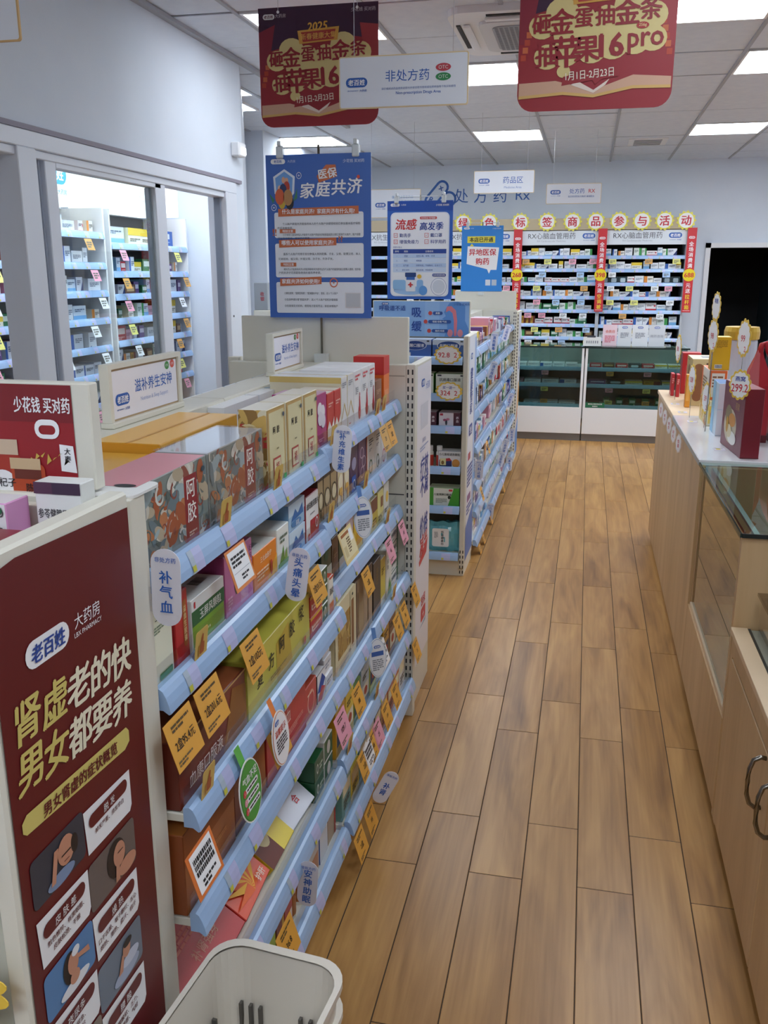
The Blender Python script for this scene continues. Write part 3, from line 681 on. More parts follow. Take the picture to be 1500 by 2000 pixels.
# ---------------------------------------------------------------- near half: shelf 2
z2 = .9755
shelfx('cream box with green band at the near end of the second shelf', -.618, 1.145, 1.228, z2, .135, .12, ('#e9ead4', '#d9dbc4', '#eeeee0'), [('t', '生血', .5, .86, .12, '#23402c', .02), ('l', .12, .7, .74, .02, 3, '#7f8f7a'), ('rr', .35, .9, .07, .15, '#3a7d4a', .03)])
shelfx('red box with gold vertical lettering beside the cream box', -.618, 1.232, 1.292, z2, .125, .11, ('#c4262a', '#a81e24', '#c93436'), [('rr', .58, .86, .22, .86, '#b86a34', .08), ('v', '益血生胶囊', .72, .54, .095, '#f0d9a0', .015)], rot=.06)
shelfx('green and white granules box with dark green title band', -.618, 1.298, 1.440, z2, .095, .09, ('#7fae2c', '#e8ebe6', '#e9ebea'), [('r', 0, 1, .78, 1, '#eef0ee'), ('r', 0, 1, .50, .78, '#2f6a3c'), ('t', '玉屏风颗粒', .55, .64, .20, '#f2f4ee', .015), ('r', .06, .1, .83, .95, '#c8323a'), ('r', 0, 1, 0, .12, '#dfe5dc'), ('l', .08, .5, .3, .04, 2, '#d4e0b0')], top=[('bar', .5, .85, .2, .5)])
shelfx('pink patterned box standing beside the green granules box', -.618, 1.443, 1.588, z2, .125, .11, ('#d77fb4', '#a84a80', '#b4568a'), [('r', .52, .8, .1, .95, '#e0a6ca'), ('e', .38, .5, .07, .2, '#6f5a46'), ('e', .38, .62, .04, .1, '#b48a6a'), ('v', '妇科养荣丸', .9, .6, .12, '#5a3350', .015), ('l', .55, .78, .8, .022, 9, '#8d5a80'), ('l', .05, .2, .35, .03, 4, '#f0c4de')])
shelfx('orange capsule box with white title on the second shelf', -.618, 1.592, 1.731, z2, .083, .09, ('#ef8a22', '#e37a1c', '#e4e1da'), [('p', [(.45, 0), (1, 0), (1, .6)], '#f4b63a'), ('t', '三七血伤宁', .5, .75, .16, '#fdf0da', .02), ('l', .1, .6, .5, .05, 3, '#fbe0b8'), ('e', .72, .35, .05, .2, '#b8321f'), ('p', [(.6, .1), (.95, .4), (.7, .2)], '#d9531f')], top=[('bar', .2, .6, .2, .6)])
shelfx('white box with green leaf print between orange and blue boxes', -.618, 1.734, 1.815, z2, .095, .16, ('#eef0ea', '#e4e8e0', '#e2e6e4'), [('p', [(.1, .1), (.5, .55), (.6, .1)], '#5a9a3a'), ('p', [(.4, .05), (.75, .45), (.85, .05)], '#86b84a'), ('r', 0, 1, 0, .18, '#5f8f34'), ('l', .2, .8, .8, .06, 2, '#6a7a6a')], top=[('r', .1, .5, .4, .9, '#4d6b3a')])
for i, (z, hh) in enumerate(((z2, .062), (z2+.0635, .062))):
    shelfx('pale blue and white box, %s of the stacked pair' % ('lower' if i == 0 else 'upper'), -.620, 1.818, 1.938, z, hh, .12, ('#9ec6e6', '#7fa9d0', '#dfe7ee'), [('r', 0, 1, .55, 1, '#cfe3f2'), ('p', [(.15, .35), (.4, .75), (.55, .5), (.85, .8), (.9, .4)], '#2f6fb4'), ('e', .45, .22, .3, .14, '#4a8ac6'), ('t', '清凉', .5, .2, .2, '#eef5fa', .02)], top=[('bar', .25, .6, .3, .6)])
shelfx('white tablets box with red lower panel and black title', -.619, 1.942, 2.048, z2, .115, .12, ('#f1f1f1', '#9d2430', '#a52a35'), [('r', .32, 1, .02, .45, '#b3202c'), ('t', '琥珀酸亚铁片', .52, .78, .15, '#26262a', .02), ('l', .3, .9, .6, .025, 1, '#8a8a8e'), ('ring', .8, .32, .1, .12, '#f1f1f1', .7), ('rr', .08, .26, .04, .2, '#b3202c', .05)])
# ---------------------------------------------------------------- shelf 3
z3 = .7755
shelfx('large brown carton of oral liquid at the near end of third shelf', -.583, 1.145, 1.437, z3, .118, .17, ('#7a3324', '#6b2c20', '#8a4a2c'), [('p', [(.6, 0), (.78, .9), (1, .75), (1, 0)], '#94602c'), ('p', [(.0, .98), (.0, .6), (.55, .98)], '#5f241c'), ('t', '血康口服液', .36, .28, .24, '#e9dcd4', .0), ('r', .0, 1, .97, 1, '#c9a36a')], name='gift_carton')
shelfx('large gold gelatin syrup carton with brush lettering', -.583, 1.442, 1.842, z3, .122, .2, ('#c9c050', '#b5aa42', '#bdb548'), [('p', [(.42, 0), (.42, .75), (.62, .9), (.68, 0)], '#c2a43e'), ('r', .0, .22, .0, .85, '#d3cb66')] + [('t', ch, .17+.165*i, .50+.075*i, .30, '#2c2a1c', .022) for i, ch in enumerate('复方阿胶浆')] + [('rr', .86, .90, .12, .28, '#b5482c', .03), ('l', .3, .55, .32, .025, 2, '#7d7430')], name='gift_carton')
for i in range(2):
    shelfx('small red box with yellow stripe, %s of two beside gold carton' % ('lower' if i == 0 else 'upper'), -.584, 1.848, 1.948, z3+.0525*i, .051, .08, ('#c92a2e', '#b92226', '#c9902a'), [('r', 0, 1, .86, 1, '#e8b53a'), ('l', .15, .9, .55, .1, 2, '#f3c9b8'), ('r', .08, .14, .35, .6, '#f3f0e6')])
for i in range(3):
    shelfx('white and green box, %s in the stack of three by the gap' % ['lowest', 'middle', 'top'][i], -.586, 1.952, 2.004, z3+.0455*i, .044, .09, ('#2f5a3a', '#e8e9e6', '#e5e6e4'), [('ring', .5, .5, .16, .3, '#dfe6da', .6)])
shelfx('slim white and orange box ending the third shelf', -.584, 2.008, 2.048, z3, .098, .07, ('#eae6da', '#dcd6c8', '#c9462c'), [('r', 0, 1, 0, .3, '#d9662c'), ('t', '消炎', .5, .6, .2, '#3a3430', .02), ('r', 0, 1, .94, 1, '#c9462c')])
# ---------------------------------------------------------------- shelf 4
z4 = .5805
shelfx('brown and orange carton at the near end of the fourth shelf', -.583, 1.145, 1.36, z4, .15, .18, ('#a8622c', '#8d4a24', '#b9743a'), [('r', 0, 1, .6, 1, '#9a5426'), ('l', .2, .8, .4, .02, 3, '#c98a52')], name='gift_carton')
shelfx('dark brown carton with orange block behind the green oval card', -.585, 1.363, 1.528, z4, .148, .18, ('#7a3a26', '#6a3020', '#8d4a2c'), [('r', .45, 1, .0, .98, '#b06a2c'), ('l', .1, .4, .8, .03, 2, '#a8663a')], name='gift_carton')
shelfx('large red carton behind the round white reminder card', -.583, 1.532, 1.80, z4, .148, .17, ('#c22f2c', '#a82624', '#c73a34'), [('t', '补血', .45, .62, .24, '#e9cfc4', .0), ('l', .5, .9, .4, .022, 3, '#e29a8a'), ('rr', .08, .2, .7, .86, '#e9cfc4', .02)], name='gift_carton')
shelfx('small red box with gold swirl beside the red carton', -.588, 1.804, 1.90, z4, .085, .12, ('#c8402e', '#b53226', '#d05a42'), [('ring', .5, .45, .3, .35, '#e8a890', .8), ('l', .2, .8, .75, .05, 1, '#f2d0b8')], top=[('bar', .1, .5, .2, .6)])
shelfx('white box with blue and red swirl near the shelf joint', -.588, 1.904, 1.975, z4, .075, .14, ('#e9e9ec', '#3a3438', '#e4e4e8'), [('p', [(0, .4), (.6, .9), (1, .6), (.5, .3)], '#2c4a9a'), ('p', [(0, .1), (.5, .5), (1, .3), (.5, .0)], '#c8332c')], top=[('p', [(0, .2), (.6, .9), (1, .6), (.5, .2)], '#c8332c'), ('p', [(.1, .6), (.6, 1), (.9, .8)], '#2c4a9a')])
for i in range(3):
    shelfx('flat white box, %s of the three piled at the shelf joint' % ['bottom', 'middle', 'top'][i], -.588-.004*i, 1.978, 2.046, z4+.0425*i, .041, .13, ('#e6e6ea', '#d9dade', '#ececf0'), [('l', .15, .85, .65, .12, 2, '#8f93a0')], top=[('l', .2, .8, .7, .05, 4, '#b4b8c4')])
# ---------------------------------------------------------------- shelf 5 (seen from above)
z5 = .3225
shelfx('dark red box lying flat below the near brown carton', -.588, 1.145, 1.40, z5+.045, .17, .055, ('#b8262a', '#96181e', '#a81f24'), [('t', '补肾强身', .6, .3, .14, '#d9a08a'), ('l', .3, .8, .6, .03, 3, '#d97a6a')], rx=-.95)
pet = [('r', 0, 1, .72, 1, '#f0d43a')]
for k in range(11):
    a = k*math.pi/10; pet.append(('p', [(.5+.08*math.cos(a+1.57), .12+.06*math.sin(a+1.57)), (.5+.62*math.cos(a), .12+.62*math.sin(a)), (.5-.08*math.cos(a+1.57), .12-.06*math.sin(a+1.57))], '#f2b52c' if k % 2 else '#e8641f'))
pet = [q if q[0] != 'p' else ('p', [(min(max(a, .02), .98), min(max(b, .02), .98)) for a, b in q[1]], q[2]) for q in pet] + [('rr', .3, .72, .74, .86, '#c8321f', .05)]
shelfx('orange box with yellow starburst petals lying on the fifth shelf', -.592, 1.402, 1.565, z5+.042, .19, .05, ('#e2502a', '#c92a1c', '#d8301f'), pet + [('t', '护肝', .78, .1, .10, '#f6e0d0', .02)], rot=.05, rx=-.9)
shelfx('yellow herb packet with a photo of seeds on the fifth shelf', -.592, 1.572, 1.72, z5+.034, .18, .04, ('#e8cf2a', '#d8bd22', '#eed42e'), rx=-.9, front=[('r', .0, .5, 0, .55, '#6a2a1c'), ('e', .35, .4, .18, .2, '#c9b98a'), ('e', .28, .45, .06, .06, '#8a6a3a'), ('e', .45, .38, .05, .06, '#b04a2a'), ('e', .8, .75, .07, .08, '#c9402a'), ('l', .1, .5, .85, .03, 2, '#7a5a1a')], name='herb_packet')
shelfx('white foil sachet with a deep blue top edge', -.594, 1.726, 1.875, z5+.026, .18, .03, ('#dfe3f0', '#cfd4e6', '#e6e9f4'), rx=-.9, front=[('r', 0, 1, .7, 1, '#2f55b0'), ('p', [(0, .55), (1, .7), (0, .7)], '#7d97d6'), ('t', '合', .6, .22, .14, '#c9303a', .02)], name='foil_sachet', rot=-.06)
for i in range(2):
    shelfx('dark green box with white emblem, %s of the pair' % ('lower' if i == 0 else 'upper'), -.592, 1.880-.0*i, 1.962, z5+.0565*i, .055, .14, ('#1f5a36', '#1a4c2e', '#23643c'), [('ring', .3, .5, .1, .25, '#e3ebe2', .6), ('l', .5, .9, .6, .1, 2, '#cfe0d2')], top=[('t', '舒肝', .6, .6, .2, '#dfe9df', .02), ('ring', .25, .6, .08, .09, '#dfe9df', .6)])
for i in range(2):
    shelfx('white box with green end, %s of the pair at the shelf joint' % ('lower' if i == 0 else 'upper'), -.592, 1.965, 2.045, z5+.0615*i, .06, .16, ('#2f6a44', '#e4e7e4', '#e9ebe9'), [('e', .5, .5, .2, .3, '#e4e7e4')], top=[('t', '益肾灵丸', .5, .7, .16, '#3a3a3e', .02), ('rr', .75, .95, .78, .92, '#c9303a', .04), ('l', .1, .8, .45, .03, 3, '#9aa39c')])
# ---------------------------------------------------------------- shelf 6
z6 = .1385
shelfx('brown red box at the near end of the lowest shelf', -.582, 1.30, 1.46, z6, .1, .18, ('#8d2a22', '#7a241e', '#9a3428'), [('l', .2, .8, .7, .06, 3, '#d9a08a')], top=[('l', .2, .8, .6, .06, 3, '#d9a08a')])
shelfx('lime and yellow box on the lowest shelf behind the baskets', -.582, 1.465, 1.545, z6, .12, .12, ('#a8c92c', '#8fb024', '#d6e23a'), [('r', 0, 1, 0, .3, '#e8d43a')])
shelfx('narrow maroon box beside the lime box', -.582, 1.548, 1.60, z6, .125, .11, ('#7a2a20', '#5f2018', '#7a3a2c'), [('r', .7, 1, 0, 1, '#c9a34a')])
shelfx('narrow red and cream box behind the sleep aid wobbler', -.582, 1.604, 1.66, z6, .135, .1, ('#b93a34', '#8d2a26', '#c9bdb0'), [('r', .1, .9, .1, .5, '#e0d6c8')])
def bottle(label, x, y, z, r, h, capc, bodyc, labc, name='pill_bottle'):
    t = thing(name, label, 'bottle', (x, y, z), group='supplement bottles')
    prof = [(0, 0), (r, 0), (r, h*.66), (r*.93, h*.72), (r*.72, h*.76), (r*.72, h*.8)]
    def lathe(pr, mm, nm, sm=True):
        m = MB(); n = 16
        for i in range(len(pr)-1):
            for k in range(n):
                a0, a1 = 2*math.pi*k/n, 2*math.pi*(k+1)/n; (r0, z0), (r1, z1) = pr[i], pr[i+1]
                m.face([(r0*math.cos(a0), r0*math.sin(a0), z0), (r0*math.cos(a1), r0*math.sin(a1), z0), (r1*math.cos(a1), r1*math.sin(a1), z1), (r1*math.cos(a0), r1*math.sin(a0), z1)], mm, sm)
        return m.build(nm, t)
    lathe(prof, M(bodyc, .35), 'body'); lathe([(r*.80, h*.78), (r*.84, h*.80), (r*.84, h*.97), (r*.78, h), (0, h)], M(capc, .4), 'cap')
    lathe([(r*1.01, h*.08), (r*1.01, h*.58)], M(labc, .45), 'label'); return t
bottle('white capped orange pill bottle nearest the sleep aid wobbler', -.615, 1.70, z6, .026, .115, '#e9eaee', '#e2dccf', '#b5763a')
bottle('white capped orange pill bottle behind the first bottle', -.605, 1.765, z6, .028, .12, '#eceef2', '#e2dccf', '#b06a30')
bottle('white capped orange pill bottle at the back of the lowest shelf', -.675, 1.735, z6, .028, .12, '#eceef2', '#e2dccf', '#b5763a')
shelfx('white medicine carton with a barcode flap on the lowest shelf', -.586, 1.80, 1.885, z6, .12, .1, ('#c9bdae', '#e4e6ea', '#eceef2'), [('r', .1, .9, .1, .5, '#b9825a')], top=[('bar', .2, .7, .55, .85), ('l', .2, .8, .4, .04, 4, '#8d93a0')])
shelfx('white and red medicine carton with barcode near the shelf joint', -.586, 1.89, 1.965, z6, .13, .1, ('#d9dce2', '#3a5a9a', '#e9ebf0'), [('r', 0, 1, .8, .9, '#b9303a')], top=[('bar', .2, .6, .5, .8), ('r', .7, .9, .5, .8, '#4a4a50')])
shelfx('beige medicine carton ending the lowest shelf of the near half', -.588, 1.97, 2.045, z6, .15, .1, ('#b39a7d', '#a58a6c', '#c2a98c'), [('l', .2, .8, .8, .03, 6, '#7d6248'), ('r', .85, 1, 0, 1, '#b9302c')])
# ---------------------------------------------------------------- far half: shelf 1
q1 = 1.1755
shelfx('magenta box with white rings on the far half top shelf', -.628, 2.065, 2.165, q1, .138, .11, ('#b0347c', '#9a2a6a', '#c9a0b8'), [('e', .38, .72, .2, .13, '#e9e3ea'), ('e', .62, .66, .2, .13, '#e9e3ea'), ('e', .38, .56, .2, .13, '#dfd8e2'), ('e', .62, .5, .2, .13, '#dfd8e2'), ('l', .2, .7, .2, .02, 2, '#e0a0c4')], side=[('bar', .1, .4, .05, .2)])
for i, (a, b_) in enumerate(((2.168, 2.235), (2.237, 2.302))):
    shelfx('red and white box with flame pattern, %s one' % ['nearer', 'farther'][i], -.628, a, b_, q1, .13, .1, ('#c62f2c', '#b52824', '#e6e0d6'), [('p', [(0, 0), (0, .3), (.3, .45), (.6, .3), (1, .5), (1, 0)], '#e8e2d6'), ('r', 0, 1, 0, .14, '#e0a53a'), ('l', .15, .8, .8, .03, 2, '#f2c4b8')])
for i, (a, b_) in enumerate(((2.305, 2.37), (2.372, 2.44))):
    shelfx('white box with gold chevron line, %s one' % ['nearer', 'farther'][i], -.628, a, b_, q1, .155, .2, ('#e4e4e6', '#d6cfb4', '#e6e8ea'), [('p', [(.05, .3), (.5, .55), (.95, .3), (.9, .27), (.5, .5), (.1, .27)], '#c2a353'), ('l', .15, .8, .9, .02, 3, '#8d9098'), ('l', .15, .6, .14, .02, 1, '#c23a34')], side=[('r', 0, 1, .9, 1, '#cbb068')])
for i, (a, b_) in enumerate(((2.443, 2.53), (2.532, 2.62), (2.622, 2.705))):
    shelfx('white box with red bottle drawing, %s of three in a row' % ['nearest', 'middle', 'farthest'][i], -.628, a, b_, q1, .158, .16, ('#ececee', '#e2e2e6', '#f0f0f2'), [('e', .72, .22, .17, .13, '#c22a3a'), ('p', [(.62, .25), (.68, .52), (.78, .52), (.86, .25)], '#c22a3a'), ('e', .73, .55, .05, .04, '#a8202e'), ('l', .15, .8, .92, .035, 2, '#d0545c'), ('l', .15, .5, .7, .02, 4, '#8d9098')])
shelfx('small brown box between the bottle boxes and orange box', -.628, 2.708, 2.80, q1, .10, .09, ('#8a5a42', '#7a4c38', '#94664c'), [('l', .2, .8, .7, .03, 3, '#c9a488')])
shelfx('tall orange and red box at the end of the top shelf', -.626, 2.82, 2.905, q1, .165, .1, ('#ee7a2a', '#e86a22', '#d83a2c'), [('r', 0, 1, .65, 1, '#cc2f2a'), ('rr', .1, .8, .1, .35, '#f2a070', .05)], side=[('r', 0, 1, .65, 1, '#c92a26')])
shelfx('small orange box at the back corner of the top shelf', -.74, 2.80, 2.88, q1, .13, .06, ('#e8763a', '#dc6a30', '#ee8a4c'), [('l', .2, .8, .8, .05, 2, '#f6c8a0')])
# ---------------------------------------------------------------- far half: shelf 2
q2 = .9855
for i, (a, b_) in enumerate(((2.065, 2.115), (2.117, 2.18), (2.182, 2.245))):
    shelfx('beige and black supplement box with oval, %s of three' % ['nearest', 'middle', 'farthest'][i], -.626, a, b_, q2, .14, .16, ('#a8936e', '#5a4a3c', '#6a5a48'), [('r', 0, 1, .8, 1, '#4a3c30'), ('e', .5, .45, .4, .15, '#d9c9a4'), ('ring', .5, .42, .42, .18, '#3a3026', .85), ('e', .55, .15, .3, .08, '#7a6a4a')])
for i, (a, b_) in enumerate(((2.248, 2.31), (2.312, 2.375))):
    shelfx('cream supplement box with purple top, %s one' % ['nearer', 'farther'][i], -.626, a, b_, q2, .14, .14, ('#dccba0', '#5a3044', '#6a3a50'), [('r', 0, 1, .8, 1, '#5a2a44'), ('e', .5, .5, .4, .14, '#eee2c4'), ('e', .5, .3, .3, .08, '#d9a84a'), ('r', .55, .75, 0, .25, '#d99a2c')])
shelfx('dark violet box with pale disc and blue panel', -.626, 2.378, 2.475, q2, .142, .14, ('#3f2a55', '#33214a', '#4a3260'), [('e', .5, .62, .28, .13, '#9a94b4'), ('r', .2, .7, .05, .38, '#2f55a4'), ('ring', .5, .2, .16, .1, '#dfe4f0', .7)])
shelfx('purple box with white vine pattern', -.626, 2.478, 2.585, q2, .145, .14, ('#5a3560', '#4a2a50', '#6a4270'), [('ring', .4, .7, .22, .12, '#c9b4c4', .8), ('ring', .62, .5, .22, .12, '#c9b4c4', .8), ('ring', .4, .3, .22, .12, '#c9b4c4', .8), ('r', .92, 1, 0, 1, '#cc5a2c'), ('l', .1, .6, .1, .02, 2, '#8fa0d0')])
for i, (a, b_, c_) in enumerate(((2.59, 2.69, '#3f6a4a'), (2.692, 2.78, '#4a5a34'), (2.782, 2.87, '#b03a5a'))):
    shelfx('white box with %s ring drawing' % ['dark green', 'olive', 'pink'][i], -.626, a, b_, q2, .145, .12, ('#ebeaea', '#dcdcdc', '#efefef'), [('ring', .45, .25, .22, .16, c_, .75), ('l', .2, .8, .85, .03, 3, '#55585f'), ('l', .2, .6, .65, .02, 2, '#a4a7ae')])
# ---------------------------------------------------------------- far half: shelf 3
q3 = .8055
rows = [(2.065, 2.16, .13, ('#2c4a38', '#243f30', '#35543f'), 'dark green box at the near end of the far half third shelf', [('r', 0, 1, 0, .45, '#c9cfc9'), ('e', .5, .7, .2, .1, '#4a6a54')]),
 (2.163, 2.23, .12, ('#5a3a2a', '#4a2e20', '#6a4632'), 'chocolate brown box beside the dark green box', [('r', .2, .8, .4, .7, '#7a5640'), ('l', .25, .75, .6, .03, 2, '#a8886a')]),
 (2.233, 2.30, .14, ('#2f4a34', '#243c2a', '#3a5640'), 'slim dark green box with silver foot', [('r', 0, 1, 0, .3, '#b8bcbc')]),
 (2.31, 2.39, .145, ('#d9c9d4', '#c9b4c2', '#e4d8e0'), 'pale mauve box behind the cream price sign', [('e', .5, .55, .3, .12, '#9a7a90')]),
 (2.395, 2.50, .15, ('#e8c21f', '#d8b01a', '#f0d040'), 'bright yellow box standing out on the third shelf', [('r', .3, .9, .15, .7, '#d9a21a'), ('l', .35, .85, .6, .03, 5, '#b5751a'), ('r', 0, 1, .86, 1, '#f0d850')]),
 (2.505, 2.60, .15, ('#e2dccc', '#d6cdb8', '#e9e4d8'), 'ivory box with grey drawing beside the yellow box', [('e', .5, .4, .3, .2, '#b4a890'), ('l', .2, .8, .85, .03, 2, '#7d766a')]),
 (2.61, 2.70, .11, ('#c9b04a', '#e4dcae', '#e9e2c4'), 'small khaki and white box under the blue oval card', [('r', 0, 1, .6, 1, '#7a4a34'), ('l', .2, .8, .4, .05, 3, '#6a5a2a')]),
 (2.705, 2.79, .115, ('#e4d88a', '#d9cc74', '#eee8c8'), 'small pale yellow box near the end panel', [('r', .5, .9, .5, .8, '#8a5a3a'), ('l', .1, .6, .3, .05, 2, '#8a7d3a')]),
 (2.795, 2.875, .12, ('#e6e2d6', '#d9d4c6', '#ece9e0'), 'small white box nearest the end panel on the third shelf', [('e', .6, .6, .25, .16, '#e0b84a'), ('l', .1, .8, .3, .04, 2, '#8d8a80')])]
for a, b_, h, cols, lab, fr_ in rows: shelfx(lab, -.620, a, b_, q3, h, .13, cols, fr_)
# ---------------------------------------------------------------- far half: shelf 4
q4 = .5585
shelfx('tall cream box with round gold floral print and brown strip', -.590, 2.07, 2.29, q4, .205, .12, ('#d9cba2', '#cdbd92', '#e6dcba'), [('f', ['#b08d4a', '#a8803c', '#c7a866', '#9a7434']), ('r', 0, 1, .78, 1, '#dccfa8'), ('r', 0, 1, 0, .25, '#dccfa8'), ('r', 0, .12, 0, 1, '#dccfa8'), ('r', .72, 1, 0, 1, '#dccfa8'), ('r', .76, .88, .2, .85, '#8a5f38'), ('e', .82, .92, .03, .02, '#2f4038'), ('l', .2, .6, .15, .012, 3, '#8d7a4a')], name='gift_box')
shelfx('brown edged taupe gift box beside the cream floral box', -.592, 2.30, 2.40, q4, .2, .12, ('#9a8264', '#6a4a34', '#5a4434'), [('r', 0, .18, 0, 1, '#5f4432'), ('r', .3, .9, .15, .8, '#a8916f')], name='gift_box')
shelfx('taupe gift box with dark brown lid', -.594, 2.403, 2.515, q4, .195, .12, ('#a08a70', '#5a4636', '#4a3a30'), [('r', 0, 1, .86, 1, '#4a382c'), ('r', .45, .55, 0, .86, '#7d6650')], name='gift_box')
shelfx('black gift box with faint gold text', -.592, 2.52, 2.625, q4, .185, .1, ('#332c2a', '#282220', '#3a3230'), [('l', .4, .6, .85, .03, 6, '#7d6a44')], name='gift_box')
shelfx('yellow and white box beside the black gift box', -.594, 2.63, 2.70, q4, .16, .12, ('#d9c24a', '#c9b03a', '#e8e6da'), [('r', 0, 1, .0, .2, '#ece9d8'), ('l', .2, .8, .8, .03, 3, '#7d6a1a')])
shelfx('white box with green leaf drawing in front of stacked pill boxes', -.592, 2.705, 2.79, q4, .17, .14, ('#e6e4d8', '#d9d6c8', '#ecebe4'), [('p', [(.2, .05), (.6, .4), (.8, .1)], '#4a8a3a'), ('p', [(.5, .05), (.85, .3), (.95, .05)], '#6aa44a'), ('v', '清热', .25, .7, .1, '#3a3a34', .02)], top=[('r', .1, .5, .2, .7, '#3f6a34')])
for i in range(4):
    shelfx('white and green pill box, %s in the stack by the end panel' % ['lowest', 'second lowest', 'third', 'topmost'][i], -.600, 2.80, 2.93, q4+.0515*i, .05, .14, ('#e8e9e6', '#2f5a3c', '#e9eae8'), [('t', '六味地黄丸', .45, .62, .36, '#3a3a3e', .02), ('r', .85, 1, 0, 1, '#2f6040'), ('l', .1, .7, .3, .08, 1, '#9aa09c')])
# ---------------------------------------------------------------- far half: shelves 5 and 6
q5 = .3355
pal5 = [('#e0c22c', '#c9a824', '#e8d24a', 'yellow'), ('#d8a82a', '#c4921f', '#e4ba4a', 'amber'), ('#6a8a4a', '#56743a', '#8aa86a', 'olive green'), ('#d9dfe2', '#c9d0d6', '#e6eaec', 'white'), ('#8a5a34', '#754a2a', '#9a6c44', 'tan brown'), ('#c8cf4a', '#b0b83a', '#d8de6a', 'lime'), ('#b4c4d2', '#9cb0c0', '#c6d2dc', 'pale blue'), ('#e6d9a8', '#d4c48c', '#eee4c0', 'buff')]
y = 2.068
for i in range(9):
    w = [.10, .09, .085, .10, .09, .1, .09, .1, .085][i]; c = pal5[[1, 0, 2, 6, 5, 3, 1, 4, 7][i]]
    shelfx('%s packet, %s from the joint on the fifth shelf of far half' % (c[3], ORD[i]), -.590, y, y+w, q5, [.15, .14, .12, .13, .15, .12, .15, .15, .13][i], .12, c[:3], [('r', .1, .9, .2, .55, '#e9e4d0' if i % 2 else '#3a4a6a'), ('l', .15, .85, .8, .04, 2, '#4a4434'), ('e', .5, .38, .2, .1, '#b5482c')]); y += w+.003
q6 = .1485
for i in range(9):
    y0 = 2.068 + i*.097; c = [('#3a2c28', '#2c2220', '#4a3a34', 'dark brown'), ('#c9702c', '#d9c48a', '#e8dcae', 'orange'), ('#b55a2c', '#8d4424', '#d9cfa0', 'russet'), ('#e4e6e6', '#d2d6d8', '#eceeee', 'white'), ('#7fa8a0', '#6a948c', '#a4c4be', 'sea green'), ('#e0c43a', '#c8ac2c', '#ead460', 'yellow')][[4, 5, 4, 3, 0, 1, 2, 1, 3][i]]
    shelfx('%s box, %s from the joint on the lowest shelf of far half' % (c[3], ORD[i]), -.575, y0, y0+.094, q6, [.12, .1, .13, .12, .13, .13, .12, .12, .14][i], .13, c[:3], [('r', .1, .9, .55, .85, '#e6dcb8'), ('l', .15, .8, .45, .05, 3, '#5a4a3a')], top=[('bar', .2, .7, .3, .7)] if i % 2 else [])
# ---------------------------------------------------------------- goods on the near end display (facing the entrance)
zt = 1.2235
product('medicine_carton', 'white granules carton with black title on the near end display', (-.664, 1.02, zt), 0, .068, .112, .035, ('#eef0ee', '#dcdedc', '#e6e8e6'), [('t', '参苓健脾胃颗粒', .5, .62, .13, '#3a3a40', .01, .9), ('l', .1, .9, .46, .03, 4, '#8d9098'), ('r', 0, .4, .86, 1, '#54304a'), ('r', .4, 1, .86, 1, '#3f2a44')])
product('medicine_carton', 'pink and white oral liquid carton with Arabic line on near end display', (-.760, .975, zt), 0, .098, .092, .05, ('#f1eef2', '#d898c8', '#e8e4ea'), [('r', 0, 1, 0, .42, '#d28ac4'), ('t', '复方一枝花口服液', .45, .58, .2, '#2a2a30', .02, .95), ('t', 'ترنجبین', .5, .86, .2, '#3a3a40', .0), ('e', .9, .9, .05, .06, '#2f6a4a')])
product('medicine_carton', 'maroon oral liquid carton lowest in front on the near end display', (-.745, .905, zt), 0, .155, .062, .06, ('#7a2226', '#64181c', '#8a2c30'), [('t', '益气生血康口服液', .5, .5, .36, '#e6d2cc', .0, .9)])
product('clear_bag', 'amber cornered clear sachet lying by the maroon carton', (-.645, .935, zt), .2, .06, .03, .04, ('#d9a02a', '#c98e24', '#d9c9c0'), [('p', [(0, 1), (.5, 0), (1, 1)], '#c23a2a')])
# ---------------------------------------------------------------- goods on the second gondola's end display
def ep(label, xc, y, z, w, h, d, cols, front, top=(), name='medicine_box', group=None): return product(name, label, (xc, y, z+.0085), 0, w, h, d, cols, front, top, group=group)
for i, xc in enumerate((-.86, -.685)):
    ep('blue oral liquid carton with oval title, %s' % ['left, beside the near gondola panel', 'right, behind the upper price flower'][i], xc, 4.63, 1.165, .168, .095, .12, ('#3f68b4', '#3558a0', '#c4d2e4'), [('r', 0, 1, .72, 1, '#c9d6ea'), ('e', .5, .68, .34, .24, '#2c4c94'), ('t', '盐酸口服液', .5, .68, .2, '#f0f4fa', .02, .6), ('ring', .5, .68, .36, .26, '#dfe8f4', .94), ('r', .1, .36, .1, .3, '#e6e8ec'), ('r', .86, .94, .88, .95, '#3a3a44')])
for i, xc in enumerate((-.835, -.675)):
    ep('green and white antiviral carton, %s' % ['left, partly hidden', 'right, behind the lower price flower'][i], xc, 4.63, .977, .15, .11, .1, ('#e9ece4', '#4a9a34', '#e0e6da'), [('t', '抗病毒口服液', .5, .72, .17, '#4a4a4c', .02), ('r', 0, .12, 0, .3, '#4a9a34'), ('r', .06, .2, .88, .95, '#3a3a44'), ('r', .86, .96, .88, .95, '#3a3a44')])
for i, xc in enumerate((-.80, -.672)):
    ep('white and purple flower printed box, %s' % ['left', 'right'][i], xc, 4.62, .808, .115, .078, .1, ('#e9e2ea', '#4a2a4a', '#d8ccd8'), [('r', .68, 1, 0, 1, '#5a3040'), ('v', '养血', .86, .55, .2, '#f0e4ea', .02), ('e', .35, .35, .05, .2, '#3a3a44'), ('e', .28, .5, .08, .08, '#b05a7a'), ('e', .42, .55, .08, .08, '#c97a94'), ('r', .06, .2, .8, .94, '#b9304a')])
